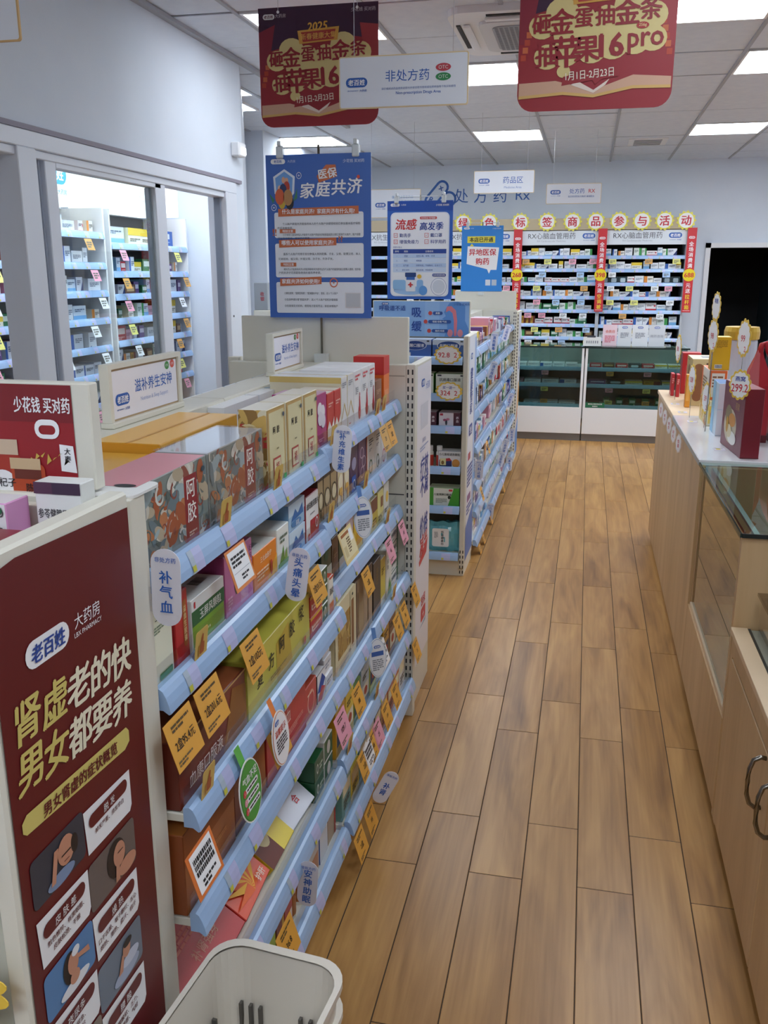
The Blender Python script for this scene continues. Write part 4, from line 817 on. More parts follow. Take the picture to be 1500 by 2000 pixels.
ep('white and navy fever granules box for children', -.668, 4.62, .59, .122, .092, .08, ('#e9ebee', '#2f3f74', '#dfe2e6'), [('t', '小儿柴桂退热颗粒', .5, .8, .17, '#34343c', .02), ('p', [(.05, .48), (.5, .6), (.6, .44), (.05, .36)], '#c8434a'), ('p', [(.05, .36), (.6, .44), (.6, .06), (.05, .06)], '#2c3a78'), ('e', .78, .3, .17, .24, '#d9974a')])
for i in range(2): bottle('clear tube with red band, %s of the pair by the end display edge' % ['left', 'right'][i], -.775+.05*i, 4.64, .5985, .018, .115, '#e6e8ea', '#e4e6e4', '#c8463c')
ep('green carton with slanted white label at the second lowest level', -.695, 4.62, .375, .165, .105, .1, ('#e6ebe4', '#3f9a34', '#cfe0c8'), [('p', [(0, 0), (0, 1), (.16, 1), (.16, 0)], '#4aa43a'), ('p', [(.62, 0), (1, 0), (1, 1), (.82, 1)], '#4aa43a'), ('t', '儿童清肺口服液', .46, .66, .13, '#3a4a3a', .02, .6), ('l', .24, .6, .45, .03, 5, '#9aa49a'), ('e', .68, .52, .05, .09, '#2c3a30'), ('rr', .66, .78, .84, .94, '#c9404a', .03)])
product('small_card', 'little cream card standing before the children fever box', (-.700, 4.600, .617), 0, .032, .036, .003, ('#e9e4b0', '#e0da9a', '#e9e4b0'), [('e', .45, .4, .25, .3, '#8a6a3a')], cat='card')
def pouch(label, x, y, z, w, h, d, c1_, c2_, txt, rz=0):
    t = thing('wet_wipes', label, 'pouch', (x, y, z), rz, group='wet wipe pouches')
    m = MB(); n, k = 12, 8; G = []
    for j in range(k+1):
        v = j/k; dep = d*(1-abs(2*v-1)**3)*.5 + .004
        G.append([((u/n-.5)*w*(1-.04*abs(2*v-1)), -dep*(1-abs(2*u/n-1)**2.5)-.004+.004*math.sin(u*2+j), v*h + .004*math.sin(u*1.3)) for u in range(n+1)])
    for j in range(k):
        for u in range(n): m.face([G[j][u], G[j][u+1], G[j+1][u+1], G[j+1][u]], M(c1_, .25, 0, .3), True)
    for j in range(k):
        for u in range(n):
            q = [(a, -b_, c) for a, b_, c in (G[j][u], G[j][u+1], G[j+1][u+1], G[j+1][u])][::-1]; m.face(q, M(c2_, .3), True)
    m.build('pouch_body', t)
    m = MB(); f = FY(-d*.5-.009, 0, 0); m.rrect(f, -w*.26, w*.2, h*.2, h*.82, .01, M('#eef0f2'), .0005)
    m.vtext(f, txt, w*.02, h*.5, h*.095, M('#3a4450'), .001, .02); m.lines(f, -w*.2, -w*.1, h*.7, .003, 7, GREY, .001); m.build('printed_label', t)
    return t
pouch('teal pouch of baby wipes with white label, left of the pair', -.705, 4.675, .1235, .20, .165, .07, '#6fc0cf', '#55a4b4', '低湿棉柔巾')
pouch('teal pouch of baby wipes leaning behind, right of the pair', -.640, 4.72, .1235, .12, .16, .06, '#5fb0c4', '#4a98ac', '棉柔巾', .25)
# ---------------------------------------------------------------- small stock boxes (shared meshes, one object each)
VAR = {}; VMB = {}; BULK = MB()
def variant(key, front, side, top, specs):
    m = MB(); m.box(-.5, .5, 0, 1, 0, 1, M(side, .4), top=M(top, .4), front=M(front, .4), side=M(side, .4)); paint(m, FY(0), 1, 1, specs, c0=.012, dc=.012)
    VMB[key] = m; me_o = m.build('stock'); VAR[key] = me_o.data; bpy.data.objects.remove(me_o)
_L = lambda c, y=.72, n=3: ('l', .12, .85, y, .06, n, c)
variant('white', '#eceef0', '#dfe2e6', '#f2f3f5', [_L('#7f8794'), ('r', .1, .3, .1, .2, '#8fa4c4')])
variant('white and blue', '#e9edf2', '#cfdbe8', '#eef1f4', [('r', 0, .28, 0, 1, '#2f5fae'), ('l', .38, .9, .75, .06, 3, '#6a7688')])
variant('white and sky blue', '#e6eef4', '#8fc0e4', '#e8f0f6', [('r', 0, 1, 0, .4, '#7db6e2'), _L('#5a6a7c', .8, 2)])
variant('white and green', '#e9f0ea', '#cfe2d2', '#eef4ee', [('r', .7, 1, 0, 1, '#3f9a4e'), ('l', .08, .6, .75, .06, 3, '#6d7d70')])
variant('white and red', '#f0eaea', '#e2d2d2', '#f4eeee', [('r', 0, 1, .0, .3, '#c43440'), _L('#7a6a6c', .78, 2), ('e', .85, .65, .08, .12, '#c43440')])
variant('white and orange', '#f0ece4', '#e4d8c4', '#f4f0e8', [('r', 0, .35, 0, 1, '#dd8a34'), ('l', .42, .9, .75, .06, 3, '#7d756a')])
variant('white and yellow', '#f0eee0', '#e2dcb8', '#f4f2e6', [('r', 0, 1, .6, 1, '#e8c93a'), ('l', .1, .8, .45, .06, 2, '#7d7860')])
variant('white and navy', '#e8eaf0', '#c8cee0', '#eef0f4', [('p', [(.5, 0), (1, 0), (1, .8)], '#28366e'), ('l', .08, .6, .8, .06, 3, '#5f6678')])
variant('green', '#2f7a50', '#25663f', '#3f8a5e', [('r', .1, .9, .5, .85, '#d9e8dc'), ('e', .8, .25, .1, .12, '#e4ecd8')])
variant('blue', '#2c5aa8', '#234a90', '#4a74ba', [('r', .1, .8, .55, .85, '#dfe7f2'), ('l', .1, .8, .4, .06, 2, '#a8c0e2')])
variant('red', '#bf2f38', '#a5262e', '#cc4a50', [('r', .12, .88, .5, .85, '#f0dcd8'), ('l', .15, .8, .35, .06, 2, '#ecb4b0')])
variant('amber', '#d9a53a', '#7a3a24', '#e0b65a', [('r', .6, 1, 0, 1, '#7a2f22'), ('l', .1, .5, .8, .06, 4, '#7a5a20')])
variant('dark teal', '#23383e', '#1c2e34', '#2e464c', [('rr', .2, .8, .2, .8, '#b4c4ca', .12)])
variant('pink', '#dca4b8', '#c98aa2', '#e6bccb', [_L('#8a4a64'), ('e', .75, .3, .15, .18, '#f0dce4')])
variant('purple', '#6a4a86', '#583a72', '#7d5f98', [('r', .1, .9, .5, .8, '#e0d8ea')])
variant('brown', '#6b452f', '#573725', '#7d5640', [('r', .15, .85, .4, .8, '#c9a878')])
def stock(kind, label, pos, rotz, w, h, d, group, name='medicine_box', bulk=False):
    if bulk:                                            # too small and too many to single out
        vm = VMB[kind]; c_, s_ = math.cos(rotz), math.sin(rotz); i0 = len(BULK.v)
        for x, y, z in vm.v:
            x, y, z = x*w, y*d, z*h; BULK.v.append((pos[0]+x*c_-y*s_, pos[1]+x*s_+y*c_, pos[2]+z))
        for f_, k_ in zip(vm.f, vm.fm): BULK.f.append(tuple(i0+j for j in f_)); BULK.fm.append(BULK.mi(vm.ms[k_])); BULK.sm.append(False)
        return
    o = bpy.data.objects.new(name, VAR[kind]); COL.objects.link(o); o.location = pos; o.rotation_euler = (0, 0, rotz); o.scale = (w, d, h)
    return tag(o, label, 'box', group)
KW = ['white']*5 + ['white and blue', 'white and sky blue', 'white and green', 'white and red', 'white and orange', 'white and yellow', 'white and navy']*2
KC = ['white', 'white and blue', 'white and green', 'white and red', 'white and orange', 'white and yellow', 'green', 'blue', 'red', 'amber', 'brown', 'purple', 'pink', 'white and sky blue', 'white and navy']
rnd = random.Random(4)
bayname = ['leftmost', 'left middle', 'right middle', 'rightmost']
SPECIAL = {(2, 5): ['amber', 'amber', 'amber', 'amber', 'white and red', 'white and red', 'white and red', 'white and red', 'white and green', 'green'], (3, 2): ['dark teal', 'dark teal', 'dark teal', 'white and red', 'white', 'white and orange', 'white'],
           (2, 4): ['white', 'white', 'white and green', 'green', 'green', 'white and green', 'white and green', 'white'], (2, 6): ['white and green', 'brown', 'green', 'white and yellow', 'green', 'white', 'white and green'], (2, 2): ['white and green', 'white and sky blue', 'white', 'white and red', 'white and red', 'white and red', 'white']}
CARDC = [('#e2df7a', 'yellow'), ('#e8a0b4', 'pink'), ('#d9a050', 'orange'), ('#eef0f2', 'white'), ('#a9c9ec', 'pale blue')]
def hang_card(label, pos, rotz, w, h, colr, group, txt=None, rx=-.3, extra=None, name='price_card'):
    m = MB(); f = FY(0, 0, 0); m.plate(f, [(-w/2, -h), (w/2, -h), (w/2, 0), (-w/2, 0)], .0008, M(colr, .5))
    o = m.build(name); o.location = pos; o.rotation_euler = (rx, 0, rotz); tag(o, label, 'price card', group)
    m = MB()
    if extra: extra(m, f)
    elif txt:
        m.text(f, txt, .0, -h*.52, h*.24, BLACK, .001, .01, maxw=w*.7); m.lines(f, -w*.3, w*.35, -h*.12, h*.05, 2, M('#5a4a30'), .001); m.lines(f, -w*.42, w*.1, -h*.8, h*.04, 2, M('#6a5a40'), .001)
    else: m.lines(f, -w*.35, w*.35, -h*.25, h*.12, 3, M('#6a6a60'), .001)
    m.build('printed_text', o); return o
for b in range(4):
    x0, x1 = BX[b]+.03, BX[b+1]-.03
    for r, z in enumerate(BROWS):
        x = x0 + (.45 if b == 0 else 0); i = 0; pat = SPECIAL.get((b, r))
        while x < x1-.05:
            k = pat[i % len(pat)] if pat else rnd.choice(KW)
            w = rnd.choice([.05, .065, .08, .095, .11]) if not pat else rnd.uniform(.075, .1)
            if x+w > x1: break
            h = rnd.uniform(.055, .095) if k != 'dark teal' else .07
            if pat and k == 'amber': w, h = .05, .09
            if not (b == 0 and r > 5):
                stock(k, '%s box, %s from left, %s shelf, %s bay of back wall' % (k, ORD[min(i, 19)], ORD[r], bayname[b]), (x+w/2, 10.05+rnd.uniform(0, .02), z+.005), 0, w-.004, h, .12, 'boxes on the back wall shelves', bulk=b < 2 or r > 4)
            x += w + rnd.choice([0, 0, 0, 0, .01]); i += 1
        nc = rnd.randint(2, 4) if b > 0 else 1
        for q in range(nc):
            cx = x0 + (x1-x0)*(q+rnd.uniform(.2, .8))/nc if b else x0+.6; cc = rnd.choice(CARDC)
            hang_card('%s price card, %s from left, %s shelf, %s back wall bay' % (cc[1], ORD[q], ORD[r], bayname[b]), (cx, 10.0065, z-.022), 0, .075, .05, cc[0], 'price cards on the back wall shelves', rx=-.15)
# side room stock
for b, (ya, yb, zs) in enumerate(SBAY):
    nm = ['nearest', 'middle', 'far'][b]
    for r, z in enumerate(zs):
        y = ya + .02 + (.45 if b == 0 else 0); i = 0
        while y < yb-.08:
            k = rnd.choice(KC if b != 1 else KW); w = rnd.choice([.06, .08, .1, .13, .16]); h = rnd.uniform(.07, .12)
            if r == 0 and b == 2: k, w, h = rnd.choice(['white and sky blue', 'blue', 'white and yellow', 'amber']), rnd.choice([.22, .28]), .13
            if y+w > yb-.02: break
            stock(k, '%s box, %s along, %s shelf of the %s side room bay' % (k, ORD[i], ORD[r], nm), (-3.235-rnd.uniform(0, .03), y+w/2, z+.0045), HP, w-.004, h, .13, 'boxes on the side room shelves', bulk=b == 0 or r > 4)
            y += w + rnd.choice([0, .006, .02, .05]); i += 1
        for q in range(2 if b < 2 else 3):
            cy = ya + (.5 if b == 0 else 0) + (yb-ya-(.5 if b == 0 else 0))*(q+rnd.uniform(.25, .75))/(2 if b < 2 else 3); cc = rnd.choice(CARDC[:4])
            hang_card('%s price card, %s along, under %s shelf of %s side room bay' % (cc[1], ORD[q], ORD[r], nm), (-3.181, cy, z-.026), HP, .09, .075, cc[0], 'price cards in the side room', rx=-.35)
# second gondola stock
seg2 = [(4.965, 5.86), (5.88, 6.78), (6.80, 7.69)]
for s_, (ya, yb) in enumerate(seg2):
    for r, (z, xf) in enumerate(C_Z):
        if s_ == 1: z += .031
        y = ya+.01; i = 0
        while y < yb-.05:
            k = rnd.choice(KC if r != 1 else ['green', 'white and green', 'white and sky blue', 'white']); w = rnd.choice([.05, .065, .08, .1, .12]); h = rnd.uniform(.07, .125) if r < 6 else rnd.uniform(.06, .1)
            if r == 0: h = rnd.uniform(.06, .11)
            if y+w > yb: break
            stock(k, '%s box, %s along, %s shelf down, %s section of second gondola' % (k, ORD[min(i, 19)], ORD[r], ['near', 'middle', 'far'][s_]), (xf-.022-rnd.uniform(0, .012), y+w/2, z+.0105), HP, w-.003, h, .14, 'boxes on the second gondola', bulk=s_ > 0 or r > 4)
            y += w + rnd.choice([0, 0, .004, .01]); i += 1
# boxes on the hidden side of the near gondola, only their tops show over the spine
for i, (a, b_, k) in enumerate(((1.55, 1.70, 'pink'), (1.72, 1.84, 'amber'), (1.95, 2.18, 'white'), (2.19, 2.33, 'white'), (2.34, 2.42, 'white and sky blue'), (2.43, 2.55, 'white'), (2.56, 2.70, 'white and sky blue'))):
    stock(k, '%s box peeking over the cream spine, %s from the near end' % (k, ORD[i]), (-.975, (a+b_)/2, 1.1605), -HP, b_-a, .135 if i > 1 else .11, .16, 'boxes behind the gondola spine')
_b = BULK.build('medicine_box_stock'); _b['kind'] = 'stuff'; tag(_b, 'many small colourful medicine boxes filling the distant shelves', 'boxes')
# showcase stock
for nm, x0, rows_ in (('left', -.92, [(.71, ['white', 'white and navy', 'white', 'white', 'white and blue', 'white', 'white']), (.55, ['white', 'pink', 'white', 'white', 'white and blue']), (.331, ['white', 'brown', 'white and navy', 'white', 'white'])]),
                  ('right', .05, [(.71, ['red', 'brown', 'red', 'dark teal', 'red', 'white and yellow', 'white and yellow']), (.55, ['purple', 'dark teal', 'white and yellow', 'amber', 'white and yellow']), (.331, ['brown', 'green', 'green', 'green', 'green', 'green', 'brown'])])):
    for r, (z, ks) in enumerate(rows_):
        n = len(ks); w = .86/n
        for i, k in enumerate(ks):
            stock(k, '%s box, %s along the %s shelf inside the %s showcase' % (k, ORD[i], ['top', 'middle', 'bottom'][r], nm), (x0+w*(i+.5), 9.03+.02*(i % 2), z+.001), 0, w*(.92 if k != 'green' else .5), .035 if k != 'green' else .075, .16, 'boxes inside the back showcases', 'showcase_carton')
        for q in range(2):
            cc = [CARDC[2], CARDC[1], CARDC[0]][(r+q) % 3]
            hang_card('%s price card, %s along the %s shelf of the %s showcase' % (cc[1], ORD[q], ['top', 'middle', 'bottom'][r], nm), (x0+.2+.35*q, 8.966, z-.032 if z > .4 else .40), 0, .07, .04, cc[0], 'price cards inside the showcases', rx=0)
# ---------------------------------------------------------------- goods on the right-hand counter
ZT = .9205
for i, (x, y) in enumerate(((.502, 5.36), (.526, 5.31))):
    product('slim_red_box', 'thin upright red box at the far end of counter, %s' % ['left', 'right'][i], (x, y, ZT), 0, .018, .125, .09, ('#c0303a', '#a8262e', '#c94a50'), [('l', .2, .8, .8, .05, 3, '#e8b4b0')])
product('red_gift_box', 'tall red gift box behind the two thin red boxes', (.605, 5.47, ZT), 0, .10, .235, .1, ('#b5262f', '#9a1f28', '#c43a40'), [('r', .2, .8, .2, .7, '#c8404a')])
b = product('window_gift_box', 'gold gift box with arched window and clear lid on the counter', (.618, 4.97, ZT), 0, .125, .245, .26, ('#cdb98a', '#b8a06a', '#e0d2b4'), [('r', .55, .98, .06, .92, '#7a5a44'), ('rr', .08, .46, .1, .9, '#8a5a3a', .18)], top=[('r', .45, .9, .3, .7, '#8d8d90')], side=[('e', .5, .45, .24, .4, '#7a5234'), ('r', .26, .74, .05, .45, '#7a5234'), ('l', .2, .8, .95, .02, 1, '#6a5a3a')])
product('orange_slim_box', 'slim amber box standing against the gold gift box', (.537, 4.90, ZT), 0, .026, .17, .04, ('#e0972c', '#c9801f', '#e8aa4a'), [('r', .2, .8, .2, .8, '#eab25a')])
product('snack_box', 'white box with yellow print under the orange box on the counter', (.598, 4.30, ZT), 0, .075, .115, .27, ('#e6dcc0', '#e4d49a', '#e9e2cc'), [('r', .8, 1, 0, 1, '#b9441f'), ('r', .1, .7, .1, .8, '#e8c860'), ('e', .4, .45, .2, .2, '#c9702c')], side=[('f', ['#e0b84a', '#d98a34', '#e9dcb0', '#b5602c'])])
product('snack_box', 'orange and white box stacked above the yellow printed box', (.600, 4.33, ZT+.116), 0, .08, .136, .24, ('#e26a24', '#e8e2d8', '#ee7a34'), [('r', .15, .85, .1, .9, '#e6e0d4'), ('l', .2, .8, .8, .06, 4, '#8a5a3a')], side=[('r', 0, .12, 0, 1, '#e26a24'), ('l', .2, .8, .7, .06, 4, '#8d7a6a')])
for i in range(2):
    product('milk_powder_box', 'white box with pale blue edge, %s of the stacked pair' % ['lower', 'upper'][i], (.617, 4.045, ZT+.1125*i), 0, .098, .112, .17, ('#e6e8ee', '#c9dcea', '#6a9ad0' if i else '#dfe6ee'), [('t', '奶粉礼盒', .62, .12, .1, '#34363e', .02, .5), ('l', .5, .9, .72, .03, 3, '#9aa0ae'), ('p', [(.55, .25), (.65, .45), (.7, .25)], '#b4bac6')], side=[('r', .0, .5, 0, 1, '#8fc0e0')])
product('yellow_carton', 'bright yellow carton with barcode standing on the orange snack box', (.604, 4.335, ZT+.2525), 0, .08, .148, .09, ('#e6b81f', '#c99a1a', '#eed05a'), [('l', .15, .8, .9, .02, 7, '#a8801a'), ('bar', .2, .6, .05, .17)])
def canister(label, x, y, z, r, h):
    t = thing('gold_lid_canister', label, 'canister', (x, y, z)); n = 24
    def lathe(pr, mm, nm):
        m = MB()
        for i in range(len(pr)-1):
            for k in range(n):
                a0, a1 = 2*math.pi*k/n, 2*math.pi*(k+1)/n; (r0, z0), (r1, z1) = pr[i], pr[i+1]
                m.face([(r0*math.cos(a0), r0*math.sin(a0), z0), (r0*math.cos(a1), r0*math.sin(a1), z0), (r1*math.cos(a1), r1*math.sin(a1), z1), (r1*math.cos(a0), r1*math.sin(a0), z1)], mm, True)
        return m.build(nm, t)
    lathe([(0, 0), (r, 0), (r, h*.84), (r*.92, h*.88), (0, h*.88)], M('#b9bcc8', .25), 'body')
    lathe([(r*1.0, h*.86), (r*1.08, h*.87), (r*1.1, h*.95), (r*1.02, h), (0, h)], M('#c9a23a', .35, .4), 'lid'); return t
canister('pale canister with gold lid behind the yellow carton', .735, 4.66, ZT, .075, .43)
# maroon gift box with flower print on the aisle side
o = product('gift_box', 'maroon gift box with white bird nest picture on the white counter', (.629, 3.545, ZT), math.radians(4.6), .068, .262, .335, ('#7a1c2a', '#6f2230', '#86303c'), [('r', .0, 1, .0, .01, '#4f1018')],
    side=[('e', .42, .36, .3, .26, '#c9bda4'), ('e', .32, .5, .16, .16, '#8a7d5c'), ('e', .5, .46, .16, .1, '#c98a3a'), ('e', .55, .2, .2, .1, '#e6e4de'), ('e', .4, .28, .12, .1, '#d9cba4'), ('e', .3, .36, .06, .12, '#c2932f'), ('t', '燕窝', .72, .7, .12, '#b5925a', .0), ('e', .92, .86, .03, .025, '#e6e8f0')])
def bag(label, x, y, w, d, h, rz):
    t = thing('gift_bag', label, 'bag', (x, y, ZT), rz, group='red gift bags')
    R1 = M('#b01f2c', .35); m = MB(); prof = [(0, w/2, d/2), (h*.62, w/2*.98, d/2*.95), (h*.78, w/2*.72, d/2*.6), (h*.92, w/2*.34, d/2*.3), (h*1.0, w/2*.18, d/2*.18)]
    for i in range(len(prof)-1):
        (z0, a0, b0), (z1, a1, b1) = prof[i], prof[i+1]; q0 = [(-a0, -b0), (0, -b0*1.12), (a0, -b0), (a0, b0), (0, b0*1.12), (-a0, b0)]; q1_ = [(-a1, -b1), (0, -b1*1.12), (a1, -b1), (a1, b1), (0, b1*1.12), (-a1, b1)]
        for k in range(6): m.face([(*q0[k], z0), (*q0[(k+1) % 6], z0), (*q1_[(k+1) % 6], z1), (*q1_[k], z1)], R1)
    m.face([(-w/2, -d/2, 0), (-w/2, d/2, 0), (w/2, d/2, 0), (w/2, -d/2, 0)], R1); m.build('bag_body', t)
    MB().tube([(0, 0, h*.97), (.006, 0, h*1.06), (.02, 0, h*1.08), (.03, 0, h*1.0), (.05, 0, h*.9)], [.014, .011, .010, .011, .012], R1, 8).build('knot_handle', t)
    m = MB(); m.box(-w/2*1.01, w/2*1.01, -d/2*1.13, d/2*1.13, 0, .03, M('#5f141c', .4)); m.build('base_band', t); return t
bag('red gift bag with gathered top behind the maroon box', .702, 3.965, .10, .10, .375, 0)
bag('red gift bag at the right edge of the counter', .835, 3.95, .13, .12, .375, .1)
def flower(label, pos, rotz, ra, rb, l1, l2, rx=0, tail=None, group='scalloped price flowers', top=None):
    m = MB(); f = FY(0, 0, 0); m.plate(f, scallop(0, rb, ra, rb, 13, .14), .0015, M('#e8c34a', .5)); o = m.build('price_flower'); o.location = pos; o.rotation_euler = (rx, 0, rotz); tag(o, label, 'price card', group)
    m = MB(); m.poly(f, scallop(0, rb, ra*.84, rb*.84, 13, .10), M('#f4f3f2'), .0008)
    if top: m.text(f, top, 0, rb*1.38, rb*.34, M('#3446a8'), .0014, .02, maxw=ra*1.3)
    m.text(f, l1, 0 if not l2 else -ra*.08, rb*(.98 if l2 or not top else .8), rb*(.46 if l2 else .72), M('#cf3440'), .0014, .012, maxw=ra*1.45)
    if l2: m.text(f, l2, ra*.3, rb*.45, rb*.4, M('#cf3440'), .0014, .01)
    m.build('printed_text', o)
    if pos[0] > 0 and pos[2] > ZT+.05 and abs(pos[1]-3.53) > .01: MB().tube([(0, .0025, rb), (0, .0025, ZT-pos[2])], .0012, CHROME, 6).build('wire_stand', o)
    return o
flower('upper price flower reading 92.8 on the second gondola end display', (-.682, 4.578, 1.148), 0, .072, .049, '92.8  2', None)
flower('lower price flower reading 324.2 on the second gondola end display', (-.672, 4.578, .963), 0, .072, .049, '324  2', None, top='买一送一')
flower('tallest price flower above the yellow carton', (.540, 4.15, 1.395), math.radians(-78), .055, .065, '', None, top='特惠')
flower('price flower beside the yellow carton reading 98', (.536, 4.14, 1.265), math.radians(-76), .06, .075, '98', '2')
flower('price flower reading 99 before the red gift bags', (.634, 3.96, 1.262), math.radians(-72), .06, .08, '99', '2')
flower('price flower reading 299.2 stuck on the maroon gift box', (.568, 3.53, 1.142), math.radians(-30), .042, .058, '299.2', None, top='燕窝')
flower('price flower leaning on the gold gift box', (.512, 4.55, 1.03), math.radians(-78), .055, .075, '128', '2')
flower('price flower leaning on the snack boxes', (.545, 4.25, ZT+.06), math.radians(-78), .055, .075, '39', '2')
flower('price flower leaning on the slim red boxes', (.500, 5.2, 1.12), math.radians(-80), .055, .08, '88', '2')
flower('price flower at the bottom left corner on the near end display', (-.697, .742, .735), 0, .088, .055, '39.8元2', None)
for i, y in enumerate((5.17, 4.90, 4.635, 4.385, 4.135)):
    m = MB(); f = Fr((0, 0, 0), (0, -1, 0), (0, 0, 1), (-1, 0, 0)); m.plate(f, scallop(0, -.042, .028, .044, 9, .12), .001, M('#e6d9d0', .5)); o = m.build('promo_tag'); o.location = (0.4415-.010, y, .906); o.rotation_euler = (0, 0, .36); tag(o, 'small scalloped paper tag on the wood counter front, %s from the far end' % ORD[i], 'tag', 'scalloped tags on the counter front')
    m = MB(); m.poly(f, scallop(0, -.042, .023, .038, 9, .08), M('#f2efee'), .0006); m.vtext(f, ['会员', '积分', '特价', '好礼', '惊喜'][i], 0, -.042, .018, M('#c8434c'), .001, .02); m.build('printed_text', o)
for i, (x, y) in enumerate(((.49, 5.02), (.50, 4.72), (.515, 4.42), (.545, 3.72))):
    m = MB(); f = FZ(.0); m.plate(f, rrpts(-.022, .022, -.03, .03, .006), .0008, M('#dcd8e8', .3)); o = m.build('shelf_sticker'); o.location = (x, y, .9213); tag(o, 'tiny price sticker lying on the counter top, %s from the far end' % ORD[i], 'sticker', 'stickers on the counter top')
    m = MB(); m.rect(f, -.012, .004, -.015, .008, M('#e2cf52'), .0006); m.lines(f, -.015, .018, .022, .003, 3, GREY, .0006); m.build('printed_text', o)
# ================================================================ price cards and wobblers on the near gondola
def barcode_card(m, f):
    w, h = .088, .072
    m.rect(f, -w*.43, w*.43, -h*.94, -h*.06, PAPER, .0006)
    for r in range(3):
        x = -w*.36
        while x < w*.34: ww = random.uniform(.002, .006); m.rect(f, x, x+ww, -h*(.30+.14*r), -h*(.19+.14*r), BLACK, .001); x += ww+.0015
    m.lines(f, -w*.25, w*.3, -h*.72, h*.06, 2, BLACK, .001)
def text_card(m, f):
    w, h = .09, .072
    m.rect(f, -w*.44, w*.44, -h*.94, -h*.06, PAPER, .0006); m.lines(f, -w*.36, w*.34, -h*.2, h*.06, 3, BLACK, .001); m.rect(f, -w*.4, w*.4, -h*.605, -h*.595, GREY, .001); m.lines(f, -w*.1, w*.3, -h*.7, h*.05, 2, BLACK, .001)
def qr_card(m, f):
    w, h = .12, .08
    m.rect(f, -w*.46, w*.46, -h*.94, -h*.06, M('#e9dcb0'), .0006); m.rect(f, -w*.4, w*.2, -h*.2, -h*.1, M('#a8632c'), .001); m.rect(f, .2*w, .42*w, -h*.5, -h*.12, PAPER, .001); m.lines(f, -w*.1, w*.15, -h*.3, h*.05, 6, M('#6a5430'), .001); m.rect(f, -w*.4, -w*.2, -h*.85, -h*.5, M('#d3c18f'), .001)
OR, YE, PK = '#e2a544', '#e2df7a', '#e79fb2'
cards = [('2盒95.4元', 1.146, .948, -.580, OR, 'orange price card for two boxes at 95.4, nearest the viewer'), ('2盒201.6元', 1.255, .948, -.580, OR, 'orange price card for two boxes at 201.6 over brown carton'), ('2盒102元', 1.455, .948, -.580, OR, 'orange price card for two boxes at 102 over gold carton'),
 ('2盒59.7元', 1.86, .945, -.580, OR, 'orange price card beside the headache wobbler'), ('109.7', 1.94, .548, -.545, PK, 'pink price card reading 109.7 hanging in the middle'), ('29.8', 1.515, .742, -.560, OR, 'orange price card half hidden by the round reminder card'),
 ('36.8', 1.49, .292, -.545, OR, 'orange price card hanging over the yellow herb packet'), ('45.9', 1.30, .112, -.540, OR, 'orange price card behind the basket stack')]
for t_, y, z, x, c, lab in cards: hang_card(lab, (x, y, z), HP, .092, .078, c, 'price cards on the near gondola', t_)
hang_card('white card with orange rim and small text under the top rail', (-.582, 1.41, 1.137), HP, .092, .074, '#e08a4a', 'price cards on the near gondola', extra=text_card)
hang_card('white barcode card with orange rim at the near end', (-.545, 1.12, .745), HP, .092, .074, '#e07a3a', 'price cards on the near gondola', extra=barcode_card)
hang_card('cream voucher card with brown print on the far half', (-.588, 2.17, .955), HP, .125, .085, '#e2c98a', 'price cards on the near gondola', extra=qr_card)
bc = [(2.735, 1.147, -.592, OR, '2盒'), (2.645, 1.147, -.592, '#d9a85a', '29'), (2.90, .775, -.585, PK, '41'), (2.69, .775, -.585, PK, '45'), (2.38, .775, -.585, OR, '2盒'), (2.965, .526, -.552, OR, '38'), (2.77, .526, -.552, OR, '56'), (2.66, .526, -.552, OR, '49'), (2.99, .303, -.550, OR, '35'), (2.13, .526, -.552, OR, '88'),
      (2.29, .303, -.550, OR, '68'), (2.18, .303, -.550, OR, '2盒'), (2.44, .526, -.552, '#efe9e2', ''), (2.62, .303, -.550, OR, '23'), (2.48, .303, -.550, OR, '19'), (2.36, .303, -.550, PK, '25'), (2.20, .118, -.535, OR, '18'), (2.08, .118, -.535, OR, '2盒'), (2.24, .303, -.550, '#efe6dc', '')]
for i, (y, z, x, c, t_) in enumerate(bc):
    cn = {OR: 'orange', PK: 'pink', '#d9a85a': 'tan'}.get(c, 'off-white'); sh = {1.147: 'first', .775: 'third', .526: 'fourth', .303: 'fifth', .118: 'lowest'}[z]
    n_ = sum(1 for q in bc if q[1] == z and q[0] <= y)
    hang_card('%s price card on the %s shelf of the far half, %s along' % (cn, sh, ORD[n_-1]), (x, y, z), HP, .085, .075, c, 'price cards on the near gondola', t_ or None, extra=None if t_ else barcode_card)
